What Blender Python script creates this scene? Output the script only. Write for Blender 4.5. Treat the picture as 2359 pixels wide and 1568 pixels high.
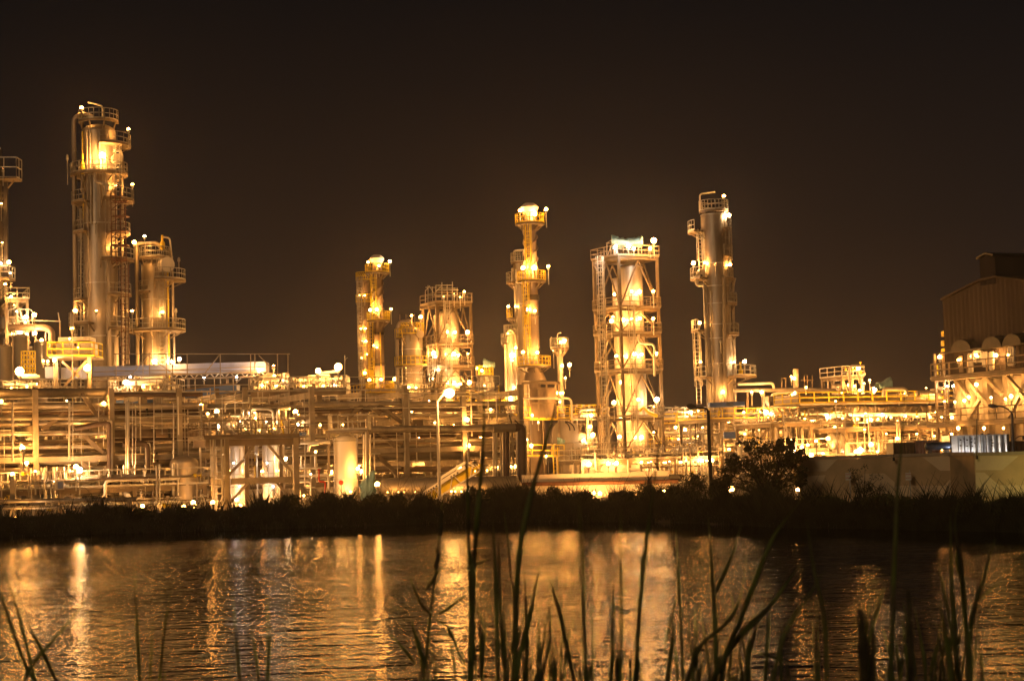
import bpy, bmesh, math, random
from mathutils import Vector, Matrix
rnd = random.Random(11)
for o in list(bpy.data.objects): bpy.data.objects.remove(o)
SC = bpy.context.scene
COL = SC.collection
R_ = math.radians
# ------------------------------------------------------------------ camera
F, W, H = 3982.0, 2359.0, 1568.0          # focal length and picture size in the measuring pixels
PITCH, ROLL, EYE = R_(4.0), R_(1.7), 3.2
c_, s_ = math.cos, math.sin
Fw = Vector((0, c_(PITCH), s_(PITCH)))
U0 = Vector((0, -s_(PITCH), c_(PITCH))); R0 = Vector((1, 0, 0))
Rt = R0*c_(ROLL) - U0*s_(ROLL); Up = U0*c_(ROLL) + R0*s_(ROLL)
cam = bpy.data.cameras.new('camera'); camo = bpy.data.objects.new('camera', cam); COL.objects.link(camo)
cam.sensor_width = 36; cam.lens = 36*F/W; cam.clip_end = 6000; cam.clip_start = 0.1
camo.matrix_world = Matrix(((Rt.x, Up.x, -Fw.x, 0), (Rt.y, Up.y, -Fw.y, 0), (Rt.z, Up.z, -Fw.z, EYE), (0, 0, 0, 1)))
cam.dof.use_dof = True; cam.dof.focus_distance = 150; cam.dof.aperture_fstop = 6.5
SC.camera = camo
# ------------------------------------------------------------------ world: night sky with sodium sky glow
world = bpy.data.worlds.new('World'); SC.world = world; world.use_nodes = True
nt = world.node_tree; nt.nodes.clear()
out = nt.nodes.new('ShaderNodeOutputWorld')
sky = nt.nodes.new('ShaderNodeTexSky'); sky.sky_type = 'NISHITA'; sky.sun_disc = False
sky.sun_elevation = R_(17); sky.sun_rotation = R_(208)
bgs = nt.nodes.new('ShaderNodeBackground'); bgs.inputs[1].default_value = 0.0002
nt.links.new(sky.outputs[0], bgs.inputs[0])
tc = nt.nodes.new('ShaderNodeTexCoord'); sep = nt.nodes.new('ShaderNodeSeparateXYZ')
nt.links.new(tc.outputs['Generated'], sep.inputs[0])
rmp = nt.nodes.new('ShaderNodeValToRGB')
nt.links.new(sep.outputs[2], rmp.inputs[0])
e = rmp.color_ramp.elements
e[0].position = 0.0; e[0].color = (0.034, 0.0165, 0.0082, 1)
e[1].position = 0.27; e[1].color = (0.0050, 0.0038, 0.0033, 1)
m_ = e.new(0.13); m_.color = (0.0158, 0.0090, 0.0056, 1)
bgg = nt.nodes.new('ShaderNodeBackground'); bgg.inputs[1].default_value = 1.0
nt.links.new(rmp.outputs[0], bgg.inputs[0])
ads = nt.nodes.new('ShaderNodeAddShader')
nt.links.new(bgs.outputs[0], ads.inputs[0]); nt.links.new(bgg.outputs[0], ads.inputs[1]); nt.links.new(ads.outputs[0], out.inputs[0])
# one faint low warm lamp from behind the viewer: added fill standing in for unseen lights there
sun = bpy.data.lights.new('sun', 'SUN'); sun.energy = 0.33; sun.angle = R_(12); sun.color = (1.0, 0.66, 0.36)
suno = bpy.data.objects.new('sun', sun); COL.objects.link(suno)
suno.rotation_euler = Vector((c_(R_(17))*s_(R_(28)), c_(R_(17))*c_(R_(28)), -s_(R_(17)))).to_track_quat('-Z', 'Y').to_euler()
# ------------------------------------------------------------------ renderer and exposure
SC.render.engine = 'CYCLES'
cy = SC.cycles
cy.use_denoising = True; cy.max_bounces = 5; cy.diffuse_bounces = 2; cy.glossy_bounces = 3; cy.transmission_bounces = 2
cy.volume_bounces = 0; cy.sample_clamp_indirect = 3.0; cy.sample_clamp_direct = 45.0; cy.caustics_reflective = False; cy.caustics_refractive = False
cy.use_light_tree = True; cy.use_adaptive_sampling = False
SC.view_settings.view_transform = 'Standard'; SC.view_settings.look = 'None'
SC.view_settings.exposure = 0.0; SC.view_settings.gamma = 1.0
LAMP = 400.0                                # radiance of the sodium globes
SODIUM = (1.0, 0.405, 0.08)
HAZE = 0.00013
# ------------------------------------------------------------------ picture -> world helpers
def ray(px, py): return Fw + Rt*((px-W/2)/F) - Up*((py-H/2)/F)
def P(px, py, D):
    d = ray(px, py); k = D/d.y
    return Vector((d.x*k, D, EYE + d.z*k))
def PL(px, py, p0, dr):                     # ray with the vertical plane through p0 along horizontal dr
    d = ray(px, py); n = Vector((-dr[1], dr[0]))
    k = (n.x*p0[0] + n.y*p0[1])/(n.x*d.x + n.y*d.y)
    return Vector((d.x*k, d.y*k, EYE + d.z*k))
GZ = 0.6
TH = R_(23); U = Vector((c_(TH), s_(TH), 0)); V = Vector((-s_(TH), c_(TH), 0)); Z = Vector((0, 0, 1))
# ------------------------------------------------------------------ materials
def mat(name, col, rough=0.5, metal=0.0, var=0.25, scale=0.6, bump=0.0, bscale=8.0, spec=0.4, streak=False, col2=None):
    m = bpy.data.materials.new(name); m.use_nodes = True; n = m.node_tree; b = n.nodes['Principled BSDF']
    b.inputs['Roughness'].default_value = rough; b.inputs['Metallic'].default_value = metal
    b.inputs['Specular IOR Level'].default_value = spec
    t = n.nodes.new('ShaderNodeTexCoord'); mp = n.nodes.new('ShaderNodeMapping')
    oi = n.nodes.new('ShaderNodeObjectInfo'); ad = n.nodes.new('ShaderNodeVectorMath'); ad.operation = 'ADD'
    sc_ = n.nodes.new('ShaderNodeVectorMath'); sc_.operation = 'SCALE'; sc_.inputs[3].default_value = 37.0
    n.links.new(oi.outputs['Random'], sc_.inputs[0]); n.links.new(t.outputs['Object'], ad.inputs[0]); n.links.new(sc_.outputs[0], ad.inputs[1])
    n.links.new(ad.outputs[0], mp.inputs[0])
    if streak: mp.inputs['Scale'].default_value = (1, 1, 0.18)
    ns = n.nodes.new('ShaderNodeTexNoise'); ns.inputs['Scale'].default_value = scale; ns.inputs['Detail'].default_value = 5
    n.links.new(mp.outputs[0], ns.inputs['Vector'])
    r = n.nodes.new('ShaderNodeValToRGB'); n.links.new(ns.outputs[0], r.inputs[0])
    a = tuple(c*(1-var) for c in col); z = tuple(min(c*(1+var), 0.9) for c in col)
    if col2: a = col2
    r.color_ramp.elements[0].position = 0.33; r.color_ramp.elements[0].color = (*a, 1)
    r.color_ramp.elements[1].position = 0.68; r.color_ramp.elements[1].color = (*z, 1)
    n.links.new(r.outputs[0], b.inputs['Base Color'])
    if bump:
        nb = n.nodes.new('ShaderNodeTexNoise'); nb.inputs['Scale'].default_value = bscale; nb.inputs['Detail'].default_value = 3
        n.links.new(mp.outputs[0], nb.inputs['Vector'])
        bp = n.nodes.new('ShaderNodeBump'); bp.inputs['Strength'].default_value = bump; bp.inputs['Distance'].default_value = 0.05
        n.links.new(nb.outputs[0], bp.inputs['Height']); n.links.new(bp.outputs[0], b.inputs['Normal'])
    return m
def emit(name, col, k):
    m = bpy.data.materials.new(name); m.use_nodes = True; n = m.node_tree; n.nodes.clear()
    o = n.nodes.new('ShaderNodeOutputMaterial'); e = n.nodes.new('ShaderNodeEmission')
    e.inputs[0].default_value = (*col, 1); e.inputs[1].default_value = k; n.links.new(e.outputs[0], o.inputs[0])
    m.cycles.emission_sampling = 'FRONT'
    return m
M = dict(
    clad=mat('aluminium_cladding', (0.40, 0.35, 0.29), 0.46, 0.6, 0.4, 0.9, 0.6, 1.3, streak=True),
    cladm=mat('weathered_cladding', (0.30, 0.26, 0.21), 0.5, 0.35, 0.3, 0.4, 0.15, 1.5, streak=True),
    shiny=mat('polished_cladding', (0.66, 0.65, 0.64), 0.36, 0.6, 0.15, 0.8, 0.5, 1.2),
    stack=mat('stack_steel', (0.25, 0.19, 0.14), 0.55, 0.2, 0.3, 0.4, 0.1, 2, streak=True),
    steel=mat('painted_steel', (0.22, 0.17, 0.115), 0.55, 0.1, 0.3, 0.8),
    steeld=mat('dark_frame_steel', (0.125, 0.09, 0.055), 0.6, 0.1, 0.35, 0.8),  # darker steel tone for the braced frames
    galv=mat('galvanised_steel', (0.46, 0.44, 0.40), 0.42, 0.5, 0.25, 1.5),
    conc=mat('fireproofing_concrete', (0.34, 0.29, 0.22), 0.85, 0, 0.25, 1.2, 0.2, 12),
    pipe=mat('bare_pipe', (0.42, 0.37, 0.31), 0.42, 0.35, 0.25, 1.0),
    pipeb=mat('bright_pipe', (0.62, 0.58, 0.52), 0.3, 0.7, 0.2, 1.0),
    piped=mat('dark_insulated_pipe', (0.115, 0.075, 0.055), 0.6, 0.0, 0.3, 1.0),
    pipew=mat('white_pipe', (0.72, 0.68, 0.60), 0.45, 0, 0.12, 1.0),
    white=mat('white_paint', (0.74, 0.70, 0.63), 0.5, 0, 0.12, 0.6, streak=True),
    yellow=mat('yellow_paint', (0.80, 0.58, 0.04), 0.5, 0, 0.2, 1.0),
    red=mat('red_paint', (0.55, 0.05, 0.02), 0.5, 0, 0.2, 1.0),
    blue=mat('blue_sheet', (0.13, 0.24, 0.62), 0.5, 0, 0.25, 0.7),
    pale=mat('pale_blue_cladding', (0.24, 0.30, 0.55), 0.5, 0.1, 0.2, 0.5, streak=True),
    teal=mat('teal_tarpaulin', (0.19, 0.34, 0.36), 0.55, 0, 0.3, 1.6, 0.6, 3),
    dark=mat('dark_steel', (0.05, 0.042, 0.035), 0.5, 0.2, 0.3, 1.0),
    rust=mat('rusty_steel', (0.14, 0.06, 0.03), 0.7, 0, 0.45, 1.2),
    crane=mat('crane_yellow', (0.70, 0.52, 0.04), 0.45, 0, 0.15, 1.0),
    grate=mat('deck_grating', (0.24, 0.20, 0.15), 0.65, 0.2, 0.3, 1.0),
    corr=mat('corrugated_sheet', (0.075, 0.062, 0.057), 0.95, 0, 0.15, 0.5, spec=0.03, streak=True),
    panel=mat('facade_panel', (0.60, 0.52, 0.42), 0.7, 0, 0.12, 0.4),
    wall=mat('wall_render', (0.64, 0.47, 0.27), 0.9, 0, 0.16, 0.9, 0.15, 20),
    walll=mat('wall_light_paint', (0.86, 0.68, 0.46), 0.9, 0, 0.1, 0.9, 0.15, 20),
    coping=mat('wall_coping', (0.46, 0.38, 0.28), 0.85, 0, 0.15, 1.2),
    silver=mat('bare_silver_sheet', (0.62, 0.68, 0.80), 0.3, 0.8, 0.25, 1.5, 0.5, 1.5),
    navy=mat('navy_sheet', (0.06, 0.09, 0.16), 0.3, 0.6, 0.4, 1.5, 0.4, 2),
    ground=mat('ground_soil', (0.09, 0.07, 0.05), 0.95, 0, 0.35, 0.4, 0.4, 4),
    leaf=mat('foliage', (0.060, 0.060, 0.020), 0.7, 0, 0.5, 2.0),
    grass=mat('bank_grass', (0.030, 0.028, 0.013), 0.7, 0, 0.5, 1.5),
    bark=mat('bark', (0.06, 0.045, 0.03), 0.9, 0, 0.3, 4),
    reed=mat('reed_green', (0.095, 0.13, 0.018), 0.6, 0, 0.4, 9, col2=(0.07, 0.055, 0.014)),
    seed=mat('seed_head', (0.07, 0.06, 0.025), 0.9, 0, 0.4, 20),
    lamp=emit('sodium_lamp', SODIUM, LAMP),
    lampb=emit('bright_sodium_lamp', (1.0, 0.435, 0.10), LAMP*2.0),
    lampw=emit('pale_sodium_lamp', (1.0, 0.60, 0.28), LAMP),
    lampc=emit('added_cool_lamp', (1.0, 0.86, 0.72), LAMP),
    lampd=emit('dim_sodium_lamp', SODIUM, LAMP*0.3),
    lampg=emit('assumed_panel_lamp', (0.90, 0.74, 0.20), 3700.0),
    off=mat('unlit_lamp_glass', (0.12, 0.1, 0.08), 0.3),
)
M['leaf'].use_backface_culling = False
# ------------------------------------------------------------------ mesh builder
class MB:
    def __init__(s): s.v = []; s.f = []; s.m = []
    def quad_prism(s, a, b, mi=0):          # two rings of equal length
        n = len(a); o = len(s.v); s.v += [tuple(x) for x in a] + [tuple(x) for x in b]
        for i in range(n):
            j = (i+1) % n; s.f.append((o+i, o+j, o+n+j, o+n+i)); s.m.append(mi)
        s.f.append(tuple(o+i for i in reversed(range(n)))); s.f.append(tuple(o+n+i for i in range(n))); s.m += [mi, mi]
    def box(s, c, sx, sy, sz, ux=None, mi=0):
        c = Vector(c); ux = Vector(ux).normalized() if ux else Vector((1, 0, 0)); uy = Vector((-ux.y, ux.x, 0))
        q = [c + ux*(sx/2*a) + uy*(sy/2*b) for a, b in ((-1, -1), (1, -1), (1, 1), (-1, 1))]
        s.quad_prism([p - Z*sz/2 for p in q], [p + Z*sz/2 for p in q], mi)
    def bar(s, p, q, w, h=None, mi=0):
        p = Vector(p); q = Vector(q); h = h or w; d = (q-p)
        if d.length < 1e-6: return
        d.normalize()
        a = d.cross(Z)
        if a.length < 1e-3: a = U.copy()
        a.normalize(); b = a.cross(d)
        k = [(-1, -1), (1, -1), (1, 1), (-1, 1)]
        s.quad_prism([p + a*(x*w/2) + b*(y*h/2) for x, y in k], [q + a*(x*w/2) + b*(y*h/2) for x, y in k], mi)
    def tube(s, pts, r, n=6, mi=0, flat=1.0, closed=False):
        pts = [Vector(p) for p in pts]; k = len(pts); rs = r if isinstance(r, (list, tuple)) else [r]*k
        o = len(s.v); A = None
        for i, p in enumerate(pts):
            if closed: d = pts[(i+1) % k] - pts[i-1]
            else: d = pts[min(i+1, k-1)] - pts[max(i-1, 0)]
            if d.length < 1e-9: d = Z.copy()
            d.normalize()
            if A is None:
                A = d.cross(Vector((0.3, 1, 0.1)) if abs(d.y) < 0.9 else Z)
            A = A - d*A.dot(d)
            if A.length < 1e-6: A = d.orthogonal()
            A.normalize(); B = d.cross(A)
            for j in range(n):
                t = 2*math.pi*j/n; s.v.append(tuple(p + A*(rs[i]*c_(t)) + B*(rs[i]*flat*s_(t))))
        for i in range(k if closed else k-1):
            for j in range(n):
                a = o+i*n; b = o+((i+1) % k)*n
                s.f.append((a+j, a+(j+1) % n, b+(j+1) % n, b+j)); s.m.append(mi)
        if not closed:
            s.f.append(tuple(o+j for j in reversed(range(n)))); s.f.append(tuple(o+(k-1)*n+j for j in range(n))); s.m += [mi, mi]
    def lathe(s, c, prof, n=24, mi=0, axis=None):
        c = Vector(c); o = len(s.v); k = len(prof)
        if axis is None: ax, e1, e2 = Z, Vector((1, 0, 0)), Vector((0, 1, 0))
        else:
            ax = Vector(axis).normalized(); e1 = ax.orthogonal().normalized(); e2 = ax.cross(e1)
        for r, z in prof:
            for j in range(n):
                t = 2*math.pi*j/n; s.v.append(tuple(c + e1*(r*c_(t)) + e2*(r*s_(t)) + ax*z))
        for i in range(k-1):
            for j in range(n):
                a = o+i*n; b = a+n
                s.f.append((a+j, a+(j+1) % n, b+(j+1) % n, b+j)); s.m.append(mi)
        s.f.append(tuple(o+j for j in reversed(range(n)))); s.f.append(tuple(o+(k-1)*n+j for j in range(n))); s.m += [mi, mi]
    def sector(s, c, r0, r1, a0, a1, z0, z1, n=24, mi=0):   # annular deck, angles in degrees
        c = Vector(c); full = abs(a1-a0) >= 359.9; o = len(s.v); k = n if full else n+1
        for i in range(k):
            t = R_(a0 + (a1-a0)*i/n)
            for r, z in ((r0, z0), (r1, z0), (r1, z1), (r0, z1)): s.v.append((c.x+r*c_(t), c.y+r*s_(t), z))
        for i in range(n):
            a = o+4*i; b = o+4*((i+1) % k)
            for j in range(4): s.f.append((a+j, a+(j+1) % 4, b+(j+1) % 4, b+j)); s.m.append(mi)
        if not full:
            s.f.append((o, o+1, o+2, o+3)); s.f.append(tuple(o+4*(k-1)+j for j in (3, 2, 1, 0))); s.m += [mi, mi]
    def poly(s, pts, mi=0):
        o = len(s.v); s.v += [tuple(p) for p in pts]; s.f.append(tuple(range(o, o+len(pts)))); s.m.append(mi)
    def rail(s, pts, h=1.1, r=0.04, gap=1.6, closed=False):
        pts = [Vector(p) for p in pts]
        segs = list(zip(pts, pts[1:])) + ([(pts[-1], pts[0])] if closed else [])
        for a, b in segs:
            L = (b-a).length; k = max(1, round(L/gap))
            for zz in (h, h*0.52): s.bar(a+Z*zz, b+Z*zz, 2*r)
            s.bar(a+Z*0.06, b+Z*0.06, 2*r, 0.12)
            for i in range(k+1):
                q = a.lerp(b, i/k); s.bar(q, q+Z*h, 2*r)
    def ladder(s, p0, z1, face=Vector((0, -1, 0)), w=0.5, cage=True):
        p0 = Vector(p0); sd = face.cross(Z).normalized(); n = int((z1-p0.z)/0.45)
        top = Vector((p0.x, p0.y, z1))
        for k in (-1, 1): s.bar(p0+sd*(w/2*k), top+sd*(w/2*k), 0.09)
        for i in range(n): q = p0+Z*(0.45*i); s.bar(q-sd*w/2, q+sd*w/2, 0.06)
        if cage:
            arc = [sd*(0.45*c_(t)) + face*(0.75*s_(t)) for t in [math.pi*i/4 for i in range(5)]]
            for i in range(int((z1-p0.z)/1.3)):
                q = p0+Z*(2.0+1.3*i)
                if q.z > z1: break
                for a, b in zip(arc, arc[1:]): s.bar(q+a, q+b, 0.045)
            for a in arc[0:5:2]+arc[1:4:2]:
                if z1-p0.z > 2.2: s.bar(p0+Z*2.0+a, top+a, 0.045)
    def mesh(s, name, mats, origin=Vector((0, 0, 0)), smooth=False):
        me = bpy.data.meshes.new(name); o = origin
        me.from_pydata([(x-o[0], y-o[1], z-o[2]) for x, y, z in s.v], [], s.f)
        for m in mats: me.materials.append(m)
        if len(mats) > 1: me.polygons.foreach_set('material_index', s.m)
        if smooth:
            me.polygons.foreach_set('use_smooth', [True]*len(s.f))
        me.update(); return me
def smooth_by_angle(me, ang=40):
    bm = bmesh.new(); bm.from_mesh(me)
    for f in bm.faces: f.smooth = True
    for ed in bm.edges:
        if len(ed.link_faces) == 2 and ed.calc_face_angle(0) > R_(ang): ed.smooth = False
    bm.to_mesh(me); bm.free()
def tag(o, label, cat, group=None):
    o['label'] = label; o['category'] = cat
    if group: o['group'] = group
class T:                                     # a thing: an Empty at its base and its parts
    def __init__(s, name, label, cat, loc, group=None):
        s.o = bpy.data.objects.new(name, None); COL.objects.link(s.o); s.loc = Vector(loc); s.o.location = s.loc
        s.o.empty_display_size = 0.3; s.o['kind'] = 'thing'; tag(s.o, label, cat, group)
    def part(s, name, mb, m, parent=None, label=None, smooth=False, solid=False):
        mats = m if isinstance(m, list) else [m]
        me = mb.mesh(name, [M[x] for x in mats], s.loc)
        if smooth: smooth_by_angle(me)
        o = bpy.data.objects.new(name, me); COL.objects.link(o); o.parent = parent or s.o
        if label: o['label'] = label
        return o
    def bar(s, name, p, q, w, m, h=None, parent=None):
        b = MB(); b.bar(p, q, w, h); return s.part(name, b, m, parent)
    def tube(s, name, pts, r, m, n=8, parent=None):
        b = MB(); b.tube(pts, r, n); return s.part(name, b, m, parent, smooth=True)
def structure(name, mb, m, smooth=False):
    me = mb.mesh(name, [M[x] for x in (m if isinstance(m, list) else [m])]); 
    if smooth: smooth_by_angle(me, 60)
    o = bpy.data.objects.new(name, me); COL.objects.link(o); o['kind'] = 'structure'; return o
def elbow(pts, r, n=4):                      # rounded corners for a pipe run
    pts = [Vector(p) for p in pts]; res = [pts[0]]
    for a, b, c in zip(pts, pts[1:], pts[2:]):
        k = min(r, (b-a).length*0.45, (c-b).length*0.45); p = b+(a-b).normalized()*k; q = b+(c-b).normalized()*k
        for i in range(n+1):
            t = i/n; res.append(p*(1-t)**2 + b*(2*t*(1-t)) + q*t*t)
    return res + [pts[-1]]
# ------------------------------------------------------------------ lamps: shared meshes, one bulb each
def _ico(r, sub):
    bm = bmesh.new(); bmesh.ops.create_icosphere(bm, subdivisions=sub, radius=r); me = bpy.data.meshes.new('bulb'); bm.to_mesh(me); bm.free(); return me
BULB = {}
def bulb_mesh(mk):
    if mk not in BULB: BULB[mk] = _ico(1.0, 1 if mk != 'lampb' else 2); BULB[mk].materials.append(M[mk])
    return BULB[mk]
_b = MB(); _b.bar((0, 0, -1), (0, 0, 0), 0.09); _b.lathe((0, 0, 0), [(0.10, 0.0), (0.16, 0.05), (0.13, 0.22), (0.05, 0.26)], 8)
POSTM = _b.mesh('lamp_post', [M['galv']])
NL = [0]
def lamp(t, px, py, D, h=1.8, r=0.27, mk='lamp', p=None):
    p = Vector(p) if p is not None else P(px, py, D); NL[0] += 1
    r = r*(0.46+0.46*rnd.random()**1.3) if r < .37 else r*(.72+.2*rnd.random())
    if mk == 'lamp' and rnd.random() < .16: mk = 'lampw'
    a = bpy.data.objects.new('lamp', POSTM); COL.objects.link(a); a.parent = t.o
    a.location = p - Z*(r+0.2) - t.loc; a.scale = (1, 1, h)
    a.scale = (1.0, 1.0, max(h-0.3, 0.3))
    b = bpy.data.objects.new('bulb', bulb_mesh(mk)); COL.objects.link(b); b.parent = a
    b.location = (0, 0, (r+0.2)/a.scale[2]); b.scale = (r, r, r/a.scale[2])
    return a
def lamp_post(px, py, D, label, r=0.27, mk='lamp', h=None, group='sodium lamps on free standing poles'):
    p = P(px, py, D); base = Vector((p.x, p.y, GZ if h is None else p.z-h))
    t = T('lamp_post', label, 'lamp post', base, group); L = p.z-base.z-0.2; r *= .72
    t.tube('pole', [base, base+Z*max(L, 0.2)], [0.07, 0.05], 'galv', 6)
    b = MB(); b.lathe(base+Z*(L-0.05), [(0.05, 0), (0.15, 0.05), (0.12, 0.2)], 8); t.part('lamp_holder', b, 'galv')
    o = bpy.data.objects.new('bulb', bulb_mesh(mk)); COL.objects.link(o); o.parent = t.o; o.location = p-base; o.scale = (r, r, r); NL[0] += 1
    return t
# ------------------------------------------------------------------ tower kit
def shell(t, name, c, prof, m, n=28, seams=(), parent=None):
    b = MB(); b.lathe((c[0], c[1], 0), prof, n); o = t.part(name, b, m, parent, smooth=True)
    return o
def dome(r, z, k=0.5, n=6, down=False):
    pr = [(max(r*c_(math.pi/2*i/n), 0.02), z + r*k*s_(math.pi/2*i/n)) for i in range(n+1)]
    return pr
class Tower:
    def __init__(s, name, label, cat, x, y0, ytop, D, rpx, m='clad', yb=1110, seams=7, group=None, top='dome', skirt=None, n=28, seg=None):
        s.D = D; s.k = D/F; c = P(x, y0, D); s.c = Vector((c.x, D, GZ)); s.r = rpx*s.k
        s.t = T(name, label, cat, s.c, group)
        s.zt = s.z(ytop)
        rows = seg or [(s.zt, s.r), (GZ, s.r)]          # [(top z, radius), (next break z, radius below it) ..]
        prof = [(s.r, GZ)]
        if seg:
            prof = [(r, z) for z, r in reversed(seg)]
        else:
            prof.append((s.r, s.zt - s.r*0.5 if top == 'dome' else s.zt))
        if top == 'dome': rr = prof[-1][0]; zz = prof[-1][1]; prof += dome(rr, zz)[1:]
        shell(s.t, 'shell', s.c, prof, m, n)
        if seams:
            for i in range(1, seams+1):
                z = GZ + (s.zt-GZ)*(i-0.15+0.3*rnd.random())/(seams+1)
                rr = s.rad(z, prof)
                b = MB(); b.sector(s.c, rr-0.03, rr+0.035, 0, 360, z-0.05, z+0.05, n); s.t.part('seam_band', b, 'shiny')
        s.prof = prof
    def rad(s, z, prof):
        for (r0, z0), (r1, z1) in zip(prof, prof[1:]):
            if z0 <= z <= z1 and z1 > z0: return r0+(r1-r0)*(z-z0)/(z1-z0)
        return s.r
    def z(s, py): # height of picture row py on the axis
        x = s.c.x; px = W/2 + F*x/s.D; 
        for _ in range(3): p = P(px, py, s.D); px += (x-p.x)*F/s.D
        return p.z
    def platform(s, py, R, a0=-180, a1=180, rail=18, m='steel', rm='galv', h=1.15, name='platform', cx=0, brk=True):
        z = s.z(py); b = MB(); c = s.c + Vector((cx*s.k, 0, 0)); Rm = R*s.k; r0 = max(s.rad(z, s.prof)*0.98, 0.05)
        if cx: r0 = 0.05
        n = max(6, int(abs(a1-a0)/15)); b.sector(c, min(r0, Rm*0.9), Rm, a0, a1, z-0.22, z, n)
        if brk and not cx:
            for i in range(0, n+1, 3):
                t = R_(a0+(a1-a0)*i/n); d = Vector((c_(t), s_(t), 0)); b.bar(Vector((c.x, c.y, z-1.0))+d*r0*0.98, Vector((c.x, c.y, z-0.2))+d*Rm*0.92, 0.12)
        o = s.t.part(name, b, m)
        pts = [Vector((c.x+Rm*0.98*c_(R_(a0+(a1-a0)*i/n)), c.y+Rm*0.98*s_(R_(a0+(a1-a0)*i/n)), z)) for i in range(n+1)]
        rb = MB(); full = abs(a1-a0) > 359
        if full: pts = pts[:-1]
        rb.rail(pts, h, 0.036, 1.4, full); s.t.part('railing', rb, rm, o)
        return o
    def pipe(s, pts, r, m='pipe', dy=0.0, name='pipe'):
        q = [P(x, y, s.D+dy) for x, y in pts]
        return s.t.tube(name, elbow(q, max(2.4*r, 0.35)), r if name == 'pipe' else r*.75, m)
    def lamp(s, px, py, dy=0.0, **k): return lamp(s.t, px, py, s.D+dy, **k)
    def ladder(s, px, y0, y1, dy, m='galv', cage=True):
        p = P(px, y0, s.D+dy); b = MB(); b.ladder((p.x, p.y, p.z), s.z(y1), cage=cage); return s.t.part('ladder', b, m)
# ================================================================== SETTING
SHORE = [(-400, 102), (-60, 94), (-27, 92), (-13, 92.5), (-3, 94), (7, 86), (12, 75), (19.7, 65), (30, 55), (60, 45), (400, 30)]
def shore_y(x):
    for (x0, y0), (x1, y1) in zip(SHORE, SHORE[1:]):
        if x0 <= x <= x1:
            k = (x-x0)/(x1-x0); return y0+(y1-y0)*k
    return SHORE[0][1] if x < 0 else SHORE[-1][1]
def ss(a, b, x):
    t = min(max((x-a)/(b-a), 0), 1); return t*t*(3-2*t)
def gz(x, y):
    d = y - shore_y(x)
    far = -0.7 + 1.5*ss(-2.5, 3.5, d) - 0.2*ss(4, 8, d)
    near = -0.7 + 2.7*(1-ss(6.5, 13, y))
    return max(far, near) if d < 20 else GZ
xs = [-3000, -1200, -500, -200, -110] + [-70+2*i for i in range(71)] + [110, 200, 500, 1200, 3000]
ys = [-200, -40, 0, 5] + [6+0.7*i for i in range(12)] + [16+2*i for i in range(52)] + [130, 170, 260, 500, 1200, 3500]
b = MB()
for y in ys:
    for x in xs: b.v.append((x, y, gz(x, y)))
nx = len(xs)
for j in range(len(ys)-1):
    for i in range(nx-1): b.f.append((j*nx+i, j*nx+i+1, (j+1)*nx+i+1, (j+1)*nx+i)); b.m.append(0)
structure('ground', b, 'ground', True)
# water
wm = bpy.data.materials.new('pond_water'); wm.use_nodes = True; n = wm.node_tree; bs = n.nodes['Principled BSDF']
bs.inputs['Base Color'].default_value = (0.006, 0.007, 0.006, 1); bs.inputs['Roughness'].default_value = 0.035; bs.inputs['IOR'].default_value = 1.333
tcw = n.nodes.new('ShaderNodeTexCoord')
def wave(scale, sx, sy, det, rot=0):
    mp = n.nodes.new('ShaderNodeMapping'); mp.inputs['Scale'].default_value = (sx, sy, 1); mp.inputs['Rotation'].default_value = (0, 0, rot)
    n.links.new(tcw.outputs['Object'], mp.inputs[0])
    t = n.nodes.new('ShaderNodeTexNoise'); t.inputs['Scale'].default_value = scale; t.inputs['Detail'].default_value = det; t.inputs['Roughness'].default_value = 0.55
    n.links.new(mp.outputs[0], t.inputs['Vector']); return t
w1 = wave(3.0, 0.45, 1.0, 3, 0.12); w2 = wave(1.0, 0.4, 1.0, 2, -0.1); w3 = wave(0.055, 1, 1.6, 3)
mul = n.nodes.new('ShaderNodeMath'); mul.operation = 'MULTIPLY_ADD'; mul.inputs[1].default_value = 1.4
n.links.new(w2.outputs[0], mul.inputs[0]); n.links.new(w1.outputs[0], mul.inputs[2])
st = n.nodes.new('ShaderNodeMapRange'); st.inputs[1].default_value = 0.38; st.inputs[2].default_value = 0.62; st.inputs[3].default_value = 0.55; st.inputs[4].default_value = 1.15
n.links.new(w3.outputs[0], st.inputs[0])
bp = n.nodes.new('ShaderNodeBump'); bp.inputs['Distance'].default_value = 0.09
n.links.new(mul.outputs[0], bp.inputs['Height']); sx_ = n.nodes.new('ShaderNodeSeparateXYZ'); n.links.new(tcw.outputs['Object'], sx_.inputs[0])
def mth(op, a, b_):
    q = n.nodes.new('ShaderNodeMath'); q.operation = op
    for i, x in enumerate((a, b_)):
        if isinstance(x, (int, float)): q.inputs[i].default_value = x
        else: n.links.new(x, q.inputs[i])
    return q.outputs[0]
sh_ = mth('MAXIMUM', mth('SUBTRACT', 93.0, mth('MULTIPLY', mth('MAXIMUM', mth('SUBTRACT', sx_.outputs[0], 2.0), 0.0), 1.75)), 40.0)
dd_ = mth('MULTIPLY', mth('DIVIDE', mth('SUBTRACT', sh_, sx_.outputs[1]), sh_), 100.0)   # metres from the sheltered far shore
lee = n.nodes.new('ShaderNodeMapRange'); lee.interpolation_type = 'SMOOTHSTEP'; lee.inputs[1].default_value = 7.0; lee.inputs[2].default_value = 40.0; lee.inputs[3].default_value = 0.008; lee.inputs[4].default_value = 1.0
rgh = n.nodes.new('ShaderNodeMapRange'); rgh.inputs[1].default_value = 1.0; rgh.inputs[2].default_value = 20.0; rgh.inputs[3].default_value = 0.03; rgh.inputs[4].default_value = 0.10; n.links.new(dd_, rgh.inputs[0]); n.links.new(rgh.outputs[0], bs.inputs['Roughness'])
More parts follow.
